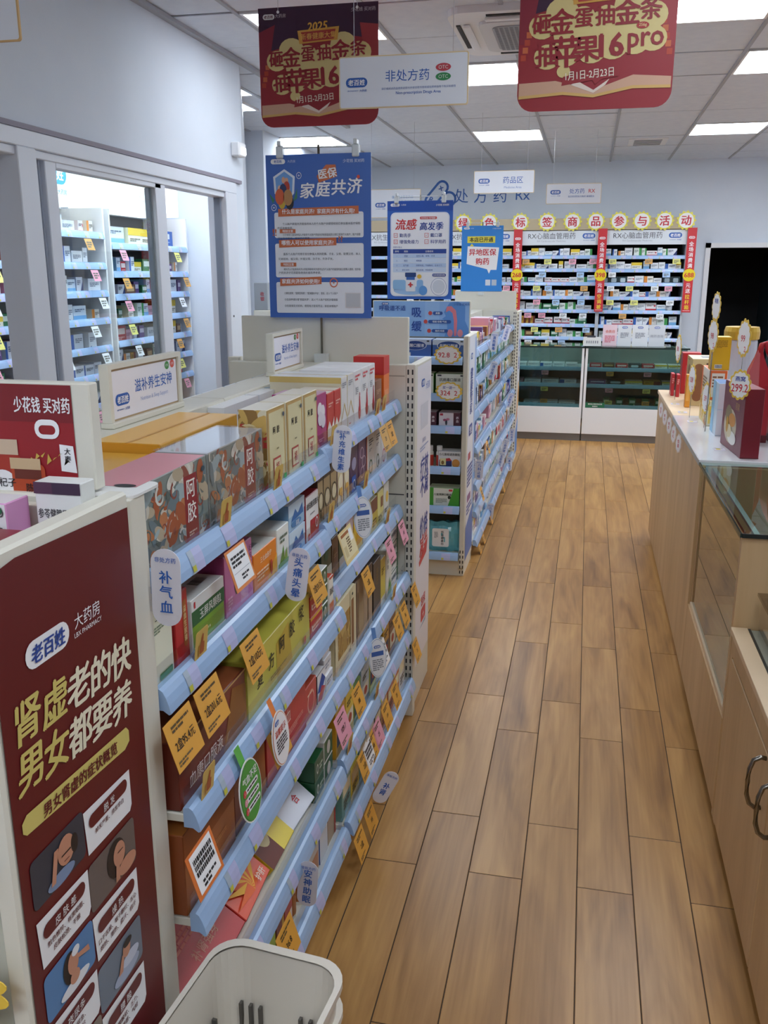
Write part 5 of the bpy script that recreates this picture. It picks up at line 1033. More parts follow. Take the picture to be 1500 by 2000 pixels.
# little gold recommendation tags standing on the rails
for i, (y, z, x, w_) in enumerate(((1.42, 1.175, -.600, 'before the pink lidded box'), (1.70, 1.175, -.600, 'before the framed boxes'), (2.15, 1.185, -.608, 'by the magenta box'), (2.65, 1.185, -.608, 'by the bottle boxes'), (2.74, 1.185, -.608, 'by the orange box'), (2.485, .995, -.606, 'by the violet box'), (2.11, .995, -.606, 'by the beige boxes'), (1.285, .985, -.598, 'by the red capsule box'), (1.20, .785, -.560, 'by the brown carton'), (2.76, .812, -.600, 'by the small khaki box'), (2.72, .566, -.570, 'by the yellow box'), (2.45, .342, -.566, 'on the fifth shelf'), (2.12, .342, -.566, 'near the joint below'))):
    m = MB(); f = FY(0); m.plate(f, rrpts(-.024, .024, -.012, .046, .006), .001, M('#cfae5c', .4)); o = m.build('gold_tag'); o.location = (x, y, z); o.rotation_euler = (.12, 0, HP); tag(o, 'small gold thumbs-up recommendation tag ' + w_, 'tag', 'gold tags on the near gondola')
    m = MB(); m.rrect(f, -.008, .010, .002, .022, .004, M('#a8582c'), .0008); m.poly(f, [(-.006, .02), (.0, .038), (.005, .036), (.004, .02)], M('#a8582c'), .0008); m.rect(f, -.014, -.009, .0, .02, M('#b8863a'), .0008); m.build('thumb_print', o)
WOB = glass('wobbler_clear', (.93, .93, .95), .8, .1)
def wobbler(label, pos, txt, rz=0, ry=0, w=.046, h=.118, head='非处方药', tabx=-.03, tabz=-.02, fs=.021):
    t = thing('shelf_wobbler', label, 'shelf tag', pos, rz, group='white wobbler tags'); t.rotation_euler = (0, ry, rz)
    m = MB(); f = FY(0); m.plate(f, rrpts(-w/2, w/2, -h/2, h/2, w/2-.001, 6), .0012, M('#dcdce6', .4)); m.text(f, head, 0, h*.36, .0085, BLUE, .001, .01); m.vtext(f, txt, 0, -.006, fs, BLUE, .001, .02, 1.08)
    m.build('tag_plate', t)
    f2 = Fr((0, .002, 0), (1, 0, 0), (0, 0, 1), (0, -1, 0)); MB().plate(f2, [(tabx-.02, tabz-.018), (0, tabz-.022), (0, tabz+.02), (tabx-.02, tabz+.016)], .0006, WOB).build('clear_tab', t); return t
wobbler('white wobbler reading qi and blood beside the near end post', (-.572, 1.125, 1.160), '补气血', ry=.03)
wobbler('white wobbler about headache and dizziness at mid height', (-.556, 1.68, .995), '头痛头晕', ry=.14)
wobbler('white wobbler about vitamins by the top shelf joint', (-.565, 2.075, 1.185), '补充维生素', fs=.0175, ry=.08)
wobbler('white wobbler about sleep aid low behind the baskets', (-.545, 1.66, .265), '安神助眠', ry=.08)
wobbler('white wobbler about kidneys bent out low over the floor', (-.498, 2.27, .145), '补肾', ry=.5, h=.11, rz=.25)
g2w = [(6.487, 1.19), (5.598, 1.19), (5.559, 1.02), (6.987, .645), (7.333, .31), (6.355, .30), (7.179, .10), (6.711, .335), (4.975, .52), (5.688, .086)]
g2t = ['止咳化痰', '清热解毒', '消化用药', '皮肤用药', '眼科用药', '五官用药', '鼻炎用药', '口腔护理', '儿科止咳', '儿童感冒']
for i, (y, z) in enumerate(g2w): wobbler('white wobbler tag on the second gondola, %s from its near end' % ORD[sorted(g2w).index((y, z))], (-.548, y, z), g2t[i], ry=rnd.uniform(0, .35), fs=.020)
for i, (y, z, s_) in enumerate(((5.245, .06, -.545), (5.05, .055, -.545), (5.70, .06, -.545), (6.6, .06, -.545), (5.1, .39, -.552), (5.4, .61, -.555))): hang_card('orange price card on the second gondola, %s counted upward' % ORD[i], (s_, y, z), HP, .07, .055 if z < .1 else .08, OR, 'price cards on the second gondola')
def oval(label, pos, rz, ra, rb, col_, rim, draw, tabc, rx=-.12):
    t = thing('oval_shelf_card', label, 'shelf tag', pos); t.rotation_euler = (rx, 0, rz)
    m = MB(); f = FY(0); m.plate(f, ellpts(0, 0, ra, rb, 28), .0015, M('#eef0ee', .45)); m.ell(f, 0, 0, ra*.95, rb*.95, M(rim), .0005, 28); m.ell(f, 0, 0, ra*.91, rb*.93, M(col_), .0009, 28); draw(m, f); m.build('card_plate', t)
    m = MB(); m.face([(-ra*.35, .002, rb*.8), (ra*.1, .002, rb*.8), (ra*.1, .012, rb*1.5), (-ra*.35, .012, rb*1.5)], M(tabc)); m.build('hanging_strip', t); return t
def dgreen(m, f):
    m.text(f, '气血不足', .002, .027, .017, PAPER, .0014, .02)
    for k in range(3):
        m.rrect(f, -.026, .034, .0135-.017*k-.010, .0135-.017*k, .005, PAPER, .0014); m.ell(f, -.029, .0085-.017*k, .007, .007, M('#d24a50' if k != 1 else '#e29aa8'), .0018, 12); m.text(f, str(k+1), -.029, .0085-.017*k, .008, PAPER, .0022); m.lines(f, -.018, .028, .0105-.017*k, .0035, 1, BLACK, .0018, last=1)
def dwhite(m, f):
    m.logo(f, -.012, .036, .022, LOGO, PAPER, .0014, False); m.text(f, '温馨提示', 0, .017, .015, M('#c8432c'), .0014, .02); m.lines(f, -.028, .028, .004, .0035, 5, BLACK, .0014)
def dblue(m, f):
    m.logo(f, 0, .034, .022, LOGO, PAPER, .0014, False); m.rect(f, -.02, .02, .006, .02, M('#3f63a8'), .0014); m.lines(f, -.018, .018, -.004, .0035, 6, GREY, .0014)
oval('green oval card about low qi and blood hanging in front', (-.536, 1.325, .712), HP, .050, .058, '#4f9a40', '#3f8a34', dgreen, '#5fae4a')
oval('white oval reminder card with orange rim beside the green one', (-.530, 1.475, .735), HP, .045, .055, '#f0eef0', '#dd7a3a', dwhite, '#e2803a')
oval('slim blue and white oval card on the far half upper shelves', (-.588, 2.38, .93), HP*.45, .03, .06, '#e9ebf0', '#8aa4cc', dblue, '#5f86c0')
oval('slim blue and white oval card on the far half lower shelves', (-.548, 2.385, .50), HP*.45, .03, .06, '#e9ebf0', '#8aa4cc', dblue, '#5f86c0')
# sign holders on the spine of the near gondola
for i, (ya, yb) in enumerate(((1.58, 1.905), (2.53, 2.818))):
    t = thing('shelf_sign', 'cream framed sign about tonics on the gondola spine, %s' % ['nearer and larger', 'farther one'][i], 'sign', (-.903, (ya+yb)/2, 1.3035)); w = (yb-ya)/2; h = .125
    MB().box(-.018, .012, -w, w, 0, .012, CREAM, ch=.002).build('foot', t)
    m = MB(); m.box(-.012, .008, -w, -w+.012, .012, h, CREAM).box(-.012, .008, w-.012, w, .012, h, CREAM).box(-.012, .008, -w+.012, w-.012, h-.01, h, CREAM); m.build('frame', t)
    m = MB(); m.box(-.006, .002, -w+.012, w-.012, .012, h-.01, M('#b29a78')); f = FX(.002, 0, 0); m.rect(f, -w+.016, w-.016, .016, h-.015, M('#eceaf2'), .0006)
    m.logo(f, -w+.058, .052, .058, LOGO, PAPER, .001); m.text(f, '滋补养生安神', .035, .072, .029, BLUE, .001, .008, maxw=w*1.15); m.text(f, 'Nutrition & Sleep Support', .035, .042, .012, M('#9aaad6'), .001, maxw=w*.9)
    m.ell(f, w-.062, .100, .011, .009, M('#3f8a3c'), .001, 16); m.ell(f, w-.036, .1015, .011, .009, M('#d4574a'), .001, 16); m.text(f, 'OTC', w-.062, .100, .007, PAPER, .0016); m.text(f, 'OTC', w-.036, .1015, .007, PAPER, .0016); m.build('sign_face', t)
# ================================================================ prints on the end displays
m = MB(); f = FX(-.5995, 0, 0); DR = M('#64161b', .4)
m.poly(f, [(.770, .20), (1.079, .20), (1.079, 1.291), (.826, 1.298), (.800, 1.294), (.783, 1.283), (.772, 1.262)], DR, .001)
m.rrect(f, .824, .914, 1.160, 1.194, .017, PAPER, .002); m.text(f, '老百姓', .869, 1.177, .024, M('#27479a'), .003, .035, skew=.1, maxw=.068)
m.text(f, '大药房', .957, 1.182, .021, PAPER, .002, .0); m.text(f, 'LBX PHARMACY', .957, 1.165, .009, PAPER, .002, .0, maxw=.066)
GOLD, GOLD2 = M('#d8c873', .4), M('#efe9cf', .4)
for i, ch in enumerate('肾虚老的快'): m.text(f, ch, .818+.053*i, 1.108-.0045*i, .056, GOLD if i < 2 else GOLD2, .002, .03, skew=.12)
for i, ch in enumerate('男女都要养'): m.text(f, ch, .812+.053*i, 1.047-.005*i, .056, GOLD if i < 2 else GOLD2, .002, .03, skew=.12)
m.poly(f, [(.785, .978), (.792, .972), (1.02, .955), (1.034, .962), (1.034, .978), (1.027, .986), (.795, .997), (.785, .990)], GOLD, .002); m.text(f, '男女肾虚的症状概览', .912, .977, .0195, M('#6a1c20'), .003, .03, rot=-.06)
SK, HR = M('#c98f74'), M('#2a1f1c')
def photo(y0, y1, z0, z1, bgc, kind):
    m.rrect(f, y0, y1, z0, z1, .008, M(bgc), .002); cx, cz = (y0+y1)/2, (z0+z1)/2; w, h = y1-y0, z1-z0
    E = lambda a, b, ra, rb, mm, c=.003: m.ell(f, cx+a*w, cz+b*h, ra*w, rb*h, mm, c, 18)
    if kind == 0: E(.0, -.36, .26, .14, M('#7f93b4')); E(.12, .08, .16, .30, SK, .0034); E(.28, .05, .07, .2, HR, .0036); m.poly(f, [(cx-.2*w, cz-.35*h), (cx-.12*w, cz-.35*h), (cx-.02*w, cz+.28*h), (cx-.1*w, cz+.28*h)], SK, .0038); m.rect(f, cx+.02*w, cx+.2*w, cz+.02*h, cz+.05*h, HR, .004); m.rect(f, cx+.06*w, cx+.16*w, cz-.12*h, cz-.10*h, M('#7a4438'), .004)
    if kind == 1: E(.06, .05, .20, .40, HR); E(.12, .08, .13, .26, SK, .0034); E(.28, -.32, .2, .18, SK, .0032); m.poly(f, [(cx, cz-.45*h), (cx+.09*w, cz-.45*h), (cx+.11*w, cz+.0*h), (cx+.04*w, cz)], SK, .0038); m.rect(f, cx+.08*w, cx+.2*w, cz+.12*h, cz+.14*h, HR, .004)
    if kind == 2: E(-.02, .08, .14, .34, HR); E(.04, .12, .11, .24, SK, .0034); E(.05, -.36, .3, .13, M('#e6e8ec'), .0032); E(.05, -.2, .1, .14, SK, .0036); m.poly(f, [(cx+.1*w, cz+.2*h), (cx+.36*w, cz+.1*h), (cx+.38*w, cz-.05*h), (cx+.12*w, cz+.1*h)], SK, .0036); E(.1, .32, .08, .1, M('#e6e8ec'), .0038)
    if kind == 3: E(.1, -.3, .3, .16, M('#a9b4cc')); E(.2, -.1, .2, .14, M('#c9cfe0'), .0033); E(.12, .18, .09, .18, SK, .0034); E(.15, .3, .1, .09, HR, .0036); m.poly(f, [(cx-.1*w, cz-.2*h), (cx, cz-.2*h), (cx+.06*w, cz+.15*h), (cx, cz+.15*h)], SK, .0038)
def scard(y0, y1, z0, z1, title, sub):
    m.poly(f, [(y0+.004, z0), (y1-.006, z0-.004), (y1, z0+.004), (y1, z1-.006), (y0, z1)], PAPER, .002); h = z1-z0
    m.rrect(f, y0+.010, y1-.010, z1-h*.48, z1-h*.18, h*.15, DR, .003); m.text(f, title, (y0+y1)/2, z1-h*.33, h*.20, PAPER, .004, .0)
    for i, s_ in enumerate(sub): m.text(f, s_, (y0+y1)/2, z1-h*(.62+.18*i), h*.13, M('#6a2a2c'), .003, .01, maxw=(y1-y0)*.86)
photo(.789, .904, .868, .934, '#3c3c46', 0); scard(.905, 1.026, .862, .927, '脱 发', ['掉发严重、须发早白'])
scard(.789, .903, .785, .852, '皮 肤 差', ['脸色憔悴、有黑眼圈、', '皮肤松弛、干燥']); photo(.904, 1.027, .775, .846, '#6f625c', 1)
photo(.790, .902, .705, .772, '#5b86b8', 2); scard(.903, 1.024, .698, .768, '燥 热', ['口干舌燥、咽干颧红、五心', '烦热、潮热、盗汗、自汗'])
scard(.790, .902, .628, .697, '夜尿多', ['尿频尿急、', '淋漓不尽']); photo(.903, 1.023, .612, .684, '#77808e', 3)
photo(.790, .902, .545, .620, '#8a7d74', 0); scard(.903, 1.023, .535, .606, '腰 酸', ['腰膝酸软、乏力、', '遇劳更甚、气短'])
bw(m, 'advert_print', e1s)
# header poster of the near end display
m = MB(); f = FY(e1y-.0125); m.rect(f, -1.19, -.682, 1.272, 1.452, M('#96151f', .4), .0008); m.rect(f, -1.19, -.682, 1.40, 1.452, M('#7d121c', .4), .0012)
m.text(f, '少花钱 买对药', -.728, 1.424, .0235, PAPER, .002, .02, maxw=.086)
m.ring(f, rrpts(-.742, -.704, 1.377, 1.404, .012), rrpts(-.736, -.710, 1.383, 1.396, .007), PAPER, .002)
m.poly(f, [(-.706, 1.332), (-.682, 1.330), (-.685, 1.368), (-.706, 1.370)], PAPER, .002); m.vtext(f, '大枣', -.694, 1.355, .010, BLACK, .003, .02)
for a in range(7): m.poly(f, [(-.755+.009*a, 1.34+.006*(a % 3)), (-.747+.009*a, 1.346+.006*(a % 3)), (-.752+.009*a, 1.35+.006*(a % 2))], M('#c9a84a'), .002)
m.rrect(f, -.845, -.765, 1.275, 1.355, .018, M('#a8301f'), .0016); m.rect(f, -.84, -.772, 1.352, 1.374, M('#cdb49a'), .002); m.ell(f, -.80, 1.31, .022, .020, PAPER, .0022); m.text(f, '枸杞子', -.80, 1.312, .014, BLACK, .003, .01)
m.rrect(f, -.785, -.732, 1.265, 1.340, .008, M('#b8461f'), .0024); m.rect(f, -.786, -.738, 1.332, 1.348, M('#cdb08a'), .0028); m.rect(f, -.780, -.738, 1.318, 1.332, M('#6a2a1c'), .003); m.vtext(f, '陈皮', -.757, 1.298, .014, M('#3a1814'), .0034, .02)
bw(m, 'poster_print', e1h)
# white panel print at the far end of the near gondola
m = MB(); f = FX(-.5645); m.rect(f, 3.05, 3.372, .15, 1.285, M('#e6e3ea', .4), .0006)
m.logo(f, 3.20, 1.217, .07, LOGO, PAPER, .0012, False); m.text(f, '大药房', 3.30, 1.20, .03, LOGO, .0012, .0)
m.rect(f, 3.16, 3.31, 1.05, 1.14, M('#cfcfd8'), .0012)
m.text(f, '扫码咨询', 3.23, 1.005, .018, M('#7d8cc0'), .0012); m.lines(f, 3.15, 3.32, .985, .006, 2, M('#9aa6cc'), .0012)
DBL, CR = M('#2e4596'), M('#cc4048')
for t_, z, mm in (('疗效', .905, DBL), ('不减', .83, DBL), ('价格', .675, DBL), ('减半', .60, CR)): m.text(f, t_, 3.245, z, .085, mm, .0012, .03, minw=.16, skew=.1)
m.poly(f, [(3.155, .53), (3.31, .545), (3.335, .60), (3.32, .60), (3.15, .55)], CR, .0012); m.text(f, '医保', 3.25, .37, .045, CR, .0012, .03); m.rrect(f, 3.20, 3.30, .285, .34, .012, CR, .0012); m.text(f, '+', 3.25, .31, .05, PAPER, .0016, .02); m.poly(f, [(3.17, .27), (3.31, .28), (3.30, .265)], M('#9ab0c8'), .0012)
bw(m, 'panel_print', e2s)
# blue header poster and side panel of the second gondola's end display
m = MB(); f = FY(e3y-.0125); m.rect(f, -1.145, -.618, 1.265, 1.452, M('#8fb8ea', .4), .0008); m.rect(f, -.86, -.78, 1.265, 1.452, M('#9cc2ee', .4), .0012)
for t_, z in (('吸', 1.393), ('缓', 1.320)): m.text(f, t_, -.905, z, .058, M('#254a9c'), .002, .025)
m.text(f, '呼吸道不适', -1.04, 1.415, .03, M('#254a9c'), .002, .02); m.logo(f, -1.08, 1.438, .04, LOGO, PAPER, .002, False)
m.poly(f, [(-.75, 1.265), (-.735, 1.31), (-.74, 1.35), (-.765, 1.36), (-.745, 1.375), (-.755, 1.395), (-.742, 1.42), (-.725, 1.445), (-.68, 1.452), (-.64, 1.43), (-.64, 1.35), (-.62, 1.31), (-.618, 1.265)], M('#5f93d6'), .0016)
m.poly(f, [(-.745, 1.395), (-.74, 1.425), (-.715, 1.428), (-.69, 1.405), (-.682, 1.35), (-.685, 1.27), (-.698, 1.27), (-.70, 1.35), (-.708, 1.39), (-.725, 1.405)], M('#e0808a'), .002); m.ell(f, -.72, 1.285, .015, .02, M('#e0909a'), .0022); m.ell(f, -.665, 1.285, .015, .02, M('#e0909a'), .0022)
for (a, b, s_) in ((-.83, 1.39, '鼻塞'), (-.855, 1.345, '咽痛·咳嗽·气喘'), (-.835, 1.296, '胸闷·咳痰')): w = .024*len(s_)*.5+.03; m.ell(f, a, b, .011, .011, M('#d0504a'), .0026, 14); m.rrect(f, a+.014, a+.014+w, b-.009, b+.009, .009, M('#2f559c'), .0022); m.text(f, s_, a+.014+w/2, b, .012, PAPER, .003, .01, maxw=w*.85)
m.text(f, '少花钱 买对药', -.66, 1.437, .014, M('#3a62a8'), .0026, .01); bw(m, 'poster_print', e3h)
m = MB(); f = FX(-.5765); m.rect(f, 4.625, 4.925, .085, 1.285, M('#e0e4ee', .4), .0006); m.poly(f, [(4.625, .085), (4.925, .085), (4.925, .34), (4.625, .27)], M('#5f7dc0'), .0012)
m.rect(f, 4.86, 4.925, .34, 1.27, M('#9fb6de'), .0012); m.logo(f, 4.73, 1.18, .08, LOGO, PAPER, .0016, False)
for i, ch in enumerate('健康管家'): m.text(f, ch, 4.74, 1.09-.062*(i % 4)*1.0, .066, DBL, .0016, .02, minw=.1)
m.rrect(f, 4.67, 4.81, .76, .82, .02, DBL, .0016); m.text(f, '专业', 4.74, .79, .045, PAPER, .002, .02); m.rrect(f, 4.66, 4.76, .63, .67, .01, M('#b04a5a'), .0016); m.lines(f, 4.65, 4.85, .60, .012, 6, DBL, .0016); m.rrect(f, 4.66, 4.80, .40, .44, .01, M('#8a5a8a'), .0016); m.lines(f, 4.65, 4.85, .385, .012, 3, DBL, .0016); bw(m, 'panel_print', e3s)
m = MB(); f = FX(-.5545); m.rect(f, 7.76, 8.03, .06, 1.28, M('#dfe3ec', .4), .0006); m.text(f, '常', 7.9, 1.0, .12, LOGO, .0012, .02); m.text(f, '备', 7.9, .85, .12, LOGO, .0012, .02); m.poly(f, [(7.77, .3), (8.02, .5), (8.02, .66), (7.9, .7)], M('#e0b070'), .0012); m.poly(f, [(7.77, .06), (8.02, .06), (8.02, .38), (7.77, .25)], M('#5f8fd0'), .0012); m.poly(f, [(7.77, .3), (7.9, .46), (7.95, .4)], M('#d0404a'), .0012); bw(m, 'panel_print', e4s)
# ================================================================ posters on rods
def poster(label, xl, xr, zb, zt_, y, rod_z, draw, base=None):
    t = thing('standing_poster', label, 'poster', ((xl+xr)/2, y, rod_z)); w, h = (xr-xl)/2, zt_-zb; z0 = zb-rod_z
    MB().tube([(0, .012, 0), (0, .012, h+z0+.03)], .004, CHROME, 8).build('rod', t)
    MB().box(-.022, .022, -.012, .022, 0, .03, M('#d6dad8', .3)).build('rod_foot', t)
    MB().tube([(-w*.8, .012, z0+h+.022), (w*.8, .012, z0+h+.022)], .003, M('#c9ced2', .3), 6).build('cross_bar', t)
    for s_ in (-.72, .72):
        m = MB(); m.box(s_*w-.012, s_*w+.012, -.008, .016, z0+h-.012, z0+h+.026, M('#cfd6da', .15), ch=.003).box(s_*w-.006, s_*w+.006, -.012, .018, z0+h+.026, z0+h+.042, M('#cfd6da', .15), ch=.002); m.build('clip', t)
    m = MB(); f = FY(0, 0, z0); m.plate(f, [(-w, 0), (w, 0), (w, h), (-w, h)], .002, M('#3f6fc0', .4)); sh = m.build('poster_sheet', t)
    m = MB(); draw(m, f, w, h); m.build('poster_print', sh); return t
def shopline(m, f, w, h, ink):
    m.rrect(f, -w*.9, -w*.62, h*.945, h*.975, h*.015, PAPER, .002); m.text(f, '老百姓', -w*.76, h*.96, h*.018, M('#3a66b4'), .003, .02); m.text(f, '大药房', -w*.5, h*.96, h*.018, ink, .002)
    m.text(f, '少花钱 买对药', w*.68, h*.955, h*.022, ink, .002, .02)
def p1(m, f, w, h):
    B1, O1 = M('#3a66b8', .4), M('#c96a3c', .4); m.rect(f, -w, w, 0, h, B1, .0008); shopline(m, f, w, h, M('#c9d6ee'))
    m.poly(f, [(-w*.02, h*.87), (w*.16, h*.935), (w*.34, h*.935), (w*.37, h*.865), (w*.02, h*.83)], O1, .002); m.text(f, '医保', w*.19, h*.885, h*.062, PAPER, .003, .03, rot=.12)
    for i, ch in enumerate('家庭共济'): m.text(f, ch, -w*.20+w*.30*i, h*.785+h*.008*i, h*.098, PAPER, .003, .028, skew=.12)
    m.ell(f, w*.77, h*.86, w*.03, h*.011, M('#d5503c'), .004, 12)
    m.poly(f, [(-w*.86, h*.87), (-w*.64, h*.915), (-w*.44, h*.87), (-w*.46, h*.77), (-w*.64, h*.70), (-w*.84, h*.77)], M('#dfe6f2'), .002); m.poly(f, [(-w*.82, h*.862), (-w*.64, h*.90), (-w*.48, h*.862), (-w*.5, h*.775), (-w*.64, h*.72), (-w*.80, h*.775)], M('#6fa0dc'), .0026)
    for a, b, r, c_ in ((-.74, .75, .09, '#d0603a'), (-.58, .745, .09, '#b08050'), (-.67, .79, .07, '#2f3a66'), (-.60, .81, .06, '#b8422f'), (-.55, .715, .08, '#2a2a30'), (-.70, .715, .07, '#c9a83a'), (-.66, .85, .035, '#d9a68a'), (-.6, .845, .035, '#d9a68a'), (-.74, .80, .035, '#e0b49a'), (-.57, .795, .035, '#d9a68a'), (-.67, .77, .03, '#d9a68a')): m.ell(f, w*a, h*b, w*r, h*r*.55, M(c_), .0032+.0001*r, 14)
    m.poly(f, [(-w*.95, h*.775), (-w*.84, h*.73), (-w*.88, h*.71)], M('#3f7d5a'), .003); m.poly(f, [(-w*.4, h*.80), (-w*.48, h*.72), (-w*.4, h*.74)], M('#3f7d5a'), .003)
    for a, b in ((-.36, .875), (-.86, .685)): m.ring(f, ellpts(w*a, h*b, w*.05, h*.02, 16), ellpts(w*a, h*b, w*.042, h*.0168, 16), PAPER, .003); m.text(f, '+', w*a, h*b, h*.025, PAPER, .003, .03)
    for (z0, z1, ttl, tw, ls) in ((.37+.13, .655, '什么是家庭共济?  家庭共济有什么用?', 1.55, [('个人账户家庭共济是指将本人的个人账户余额授权给已参加基本医疗保险', .585, 0), ('的近亲属使用。', .56, 1), ('①只有职工医保参保人才能将个人账户资金共济给家庭成员;②职工医保个人账户、账户余额', .518, 0), ('可以支付使用、报销不可重复。', .497, 1)]),
                              (.255, .465, '哪些人可以使用家庭共济?', 1.12, [('直系个人账户可用于支付参保人员的配偶、子女、父母、配偶父母、本人', .40, 0), ('兄弟姐妹、祖父母、外祖父母、孙子女、外孙子女。', .37, 1), ('被共济人不能再将共济人的医保继续共济;既可以为个人账户的被授权给父母等人使用、但多账', .305, 0), ('户的共济子可用额每使用的居民养老额。', .284, 1)]),
                              (.03, .225, '家庭共济如何使用?', .82, [('①微信搜索："国家医保局"、"医保服务平台"、登录、进入"个人账户', .155, 0), ('②在线申请办理"家庭共济"、进入"个人账户授权办理填报', .115, 0), ('③在医保定点机构、使用电子医保凭证、家庭亲情账户', .075, 0)])):
        m.rrect(f, -w*.86, w*.86, h*z0, h*z1, h*.012, M('#e9ecf4'), .002); m.poly(f, [(-w*.78, h*(z1-.025)), (-w*.78+w*tw, h*(z1-.012)), (-w*.78+w*tw, h*(z1+.035)), (-w*.78, h*(z1+.022))], O1, .003); m.text(f, ttl, -w*.78+w*tw/2, h*(z1+.005), h*.032, PAPER, .004, .025, maxw=w*tw*.9)
        for s_, b, cont in ls: m.text(f, s_, -w*(.70 if not cont else .80), h*b, h*.0165, M('#3a4050'), .003, .005, maxw=w*1.5 if z0 > .1 else w*1.05, al='l')
    for b in (.541, .335): m.rect(f, -w*.76, -w*.45, h*(b-.012), h*(b+.012), O1, .003); m.text(f, '特别注意', -w*.6, h*b, h*.018, PAPER, .004, .02)
    m.text(f, '!!', -w*.86, h*.535, h*.06, O1, .004, .03); m.text(f, '??', w*.42, h*.49, h*.05, O1, .004, .03); m.ring(f, ellpts(w*.28, h*.222, w*.08, h*.03, 20), ellpts(w*.28, h*.222, w*.06, h*.0225, 20), M('#d9785a'), .004); m.text(f, '+', w*.28, h*.222, h*.03, O1, .004, .03)
    m.rect(f, w*.5, w*.8, h*.065, h*.16, M('#dcd6d8'), .003); m.rect(f, w*.515, w*.785, h*.07, h*.155, M('#c4c6cc'), .0036)
poster('tall blue medical insurance poster about family sharing on the near gondola', -1.070, -.711, 1.452, 1.977, 3.012, 1.3005, p1)
def p2(m, f, w, h):
    m.rect(f, -w, w, 0, h, M('#2f63bc', .4), .0008); m.rect(f, -w, w, h*.9, h, M('#2450a8', .4), .0012); shopline(m, f, w, h, PAPER); m.rrect(f, -w*.9, w*.9, h*.03, h*.885, h*.05, M('#dfe6f2'), .002); m.rrect(f, -w*.86, w*.86, h*.04, h*.875, h*.045, M('#edf0f6'), .0026)
    R_, D_ = M('#cf3a3c'), M('#2c4a9a'); m.text(f, '流感', -w*.42, h*.765, h*.115, R_, .003, .03, skew=.15); m.text(f, '高发季', w*.36, h*.745, h*.085, D_, .003, .03, maxw=w*.86, skew=.1); m.rrect(f, -.0*w, w*.52, h*.815, h*.842, h*.012, M('#cf5a5c'), .003); m.text(f, '科学防治 守护健康', w*.26, h*.828, h*.018, PAPER, .0036, .01)
    for a, b, s_ in ((-.8, .655, '勤洗手'), (.15, .655, '戴口罩'), (-.8, .59, '增强免疫力'), (.15, .59, '科学用药')):
        m.ring(f, [(w*a, h*(b-.022)), (w*(a+.12), h*(b-.022)), (w*(a+.12), h*(b+.022)), (w*a, h*(b+.022))], [(w*(a+.012), h*(b-.018)), (w*(a+.108), h*(b-.018)), (w*(a+.108), h*(b+.018)), (w*(a+.012), h*(b+.018))], R_, .003); m.text(f, '✓', w*(a+.06), h*b, h*.03, R_, .003); m.text(f, s_, w*(a+.18), h*b, h*.042, D_, .003, .012, al='l')
    m.text(f, '流感小贴士', -w*.68, h*.535, h*.02, D_, .003); m.rect(f, -w*.82, w*.82, h*.47, h*.515, D_, .003)
    for a, s_ in ((-.7, '序号'), (-.42, '类别'), (.3, '主要症状')): m.text(f, s_, w*a, h*.492, h*.022, PAPER, .0036, .01)
    for k, (s1, s2) in enumerate((('感冒', '发热头痛、咳嗽、流涕'), ('咽炎', '咽喉痛'), ('支气管', '咳嗽咳痰、气喘胸闷、全身乏力'), ('肺炎发热', '高热咳嗽、呼吸困难'))):
        b = .445-.048*k; m.rect(f, -w*.82, w*.82, h*(b-.022), h*(b+.022), M('#b9d0ee' if k % 2 == 0 else '#cbdcf2'), .003); m.text(f, str(k+1), -w*.7, h*b, h*.02, D_, .0036); m.text(f, s1, -w*.42, h*b, h*.02, D_, .0036); m.text(f, s2, -w*.1, h*b, h*.02, D_, .0036, al='l')
    m.ell(f, -w*.3, h*.09, w*.5, h*.045, M('#9cc0e8'), .003); m.rrect(f, -w*.42, -w*.12, h*.08, h*.22, h*.012, M('#e6e9ee'), .0034); m.rect(f, -w*.40, -w*.14, h*.2, h*.25, M('#3a6ab8'), .0038); m.rrect(f, -w*.44, -w*.1, h*.23, h*.275, h*.008, M('#26447e'), .0042); m.text(f, '+', -w*.27, h*.15, h*.1, R_, .0042, .05)
    m.rrect(f, -w*.82, -w*.42, h*.1, h*.2, h*.02, M('#8fbce4'), .0038); m.rrect(f, -w*.08, w*.12, h*.07, h*.2, h*.02, M('#8ab8e4'), .0036); m.ell(f, w*.12, h*.09, w*.13, h*.05, M('#5f9ad8'), .004); m.ell(f, w*.0, h*.235, w*.07, h*.022, M('#e8bc4a'), .004)
    m.ring(f, ellpts(w*.6, h*.13, w*.24, h*.09, 28), ellpts(w*.6, h*.13, w*.232, h*.087, 28), D_, .003); m.ell(f, w*.6, h*.13, w*.19, h*.07, M('#d4dae4'), .003); m.rrect(f, w*.4, w*.82, h*.235, h*.265, h*.014, D_, .0036); m.text(f, '扫码领流感攻略', w*.61, h*.25, h*.018, PAPER, .004, .01)
poster('blue and white flu season poster clipped above the second gondola', -1.078, -.722, 1.462, 1.972, 4.95, 1.40, p2)
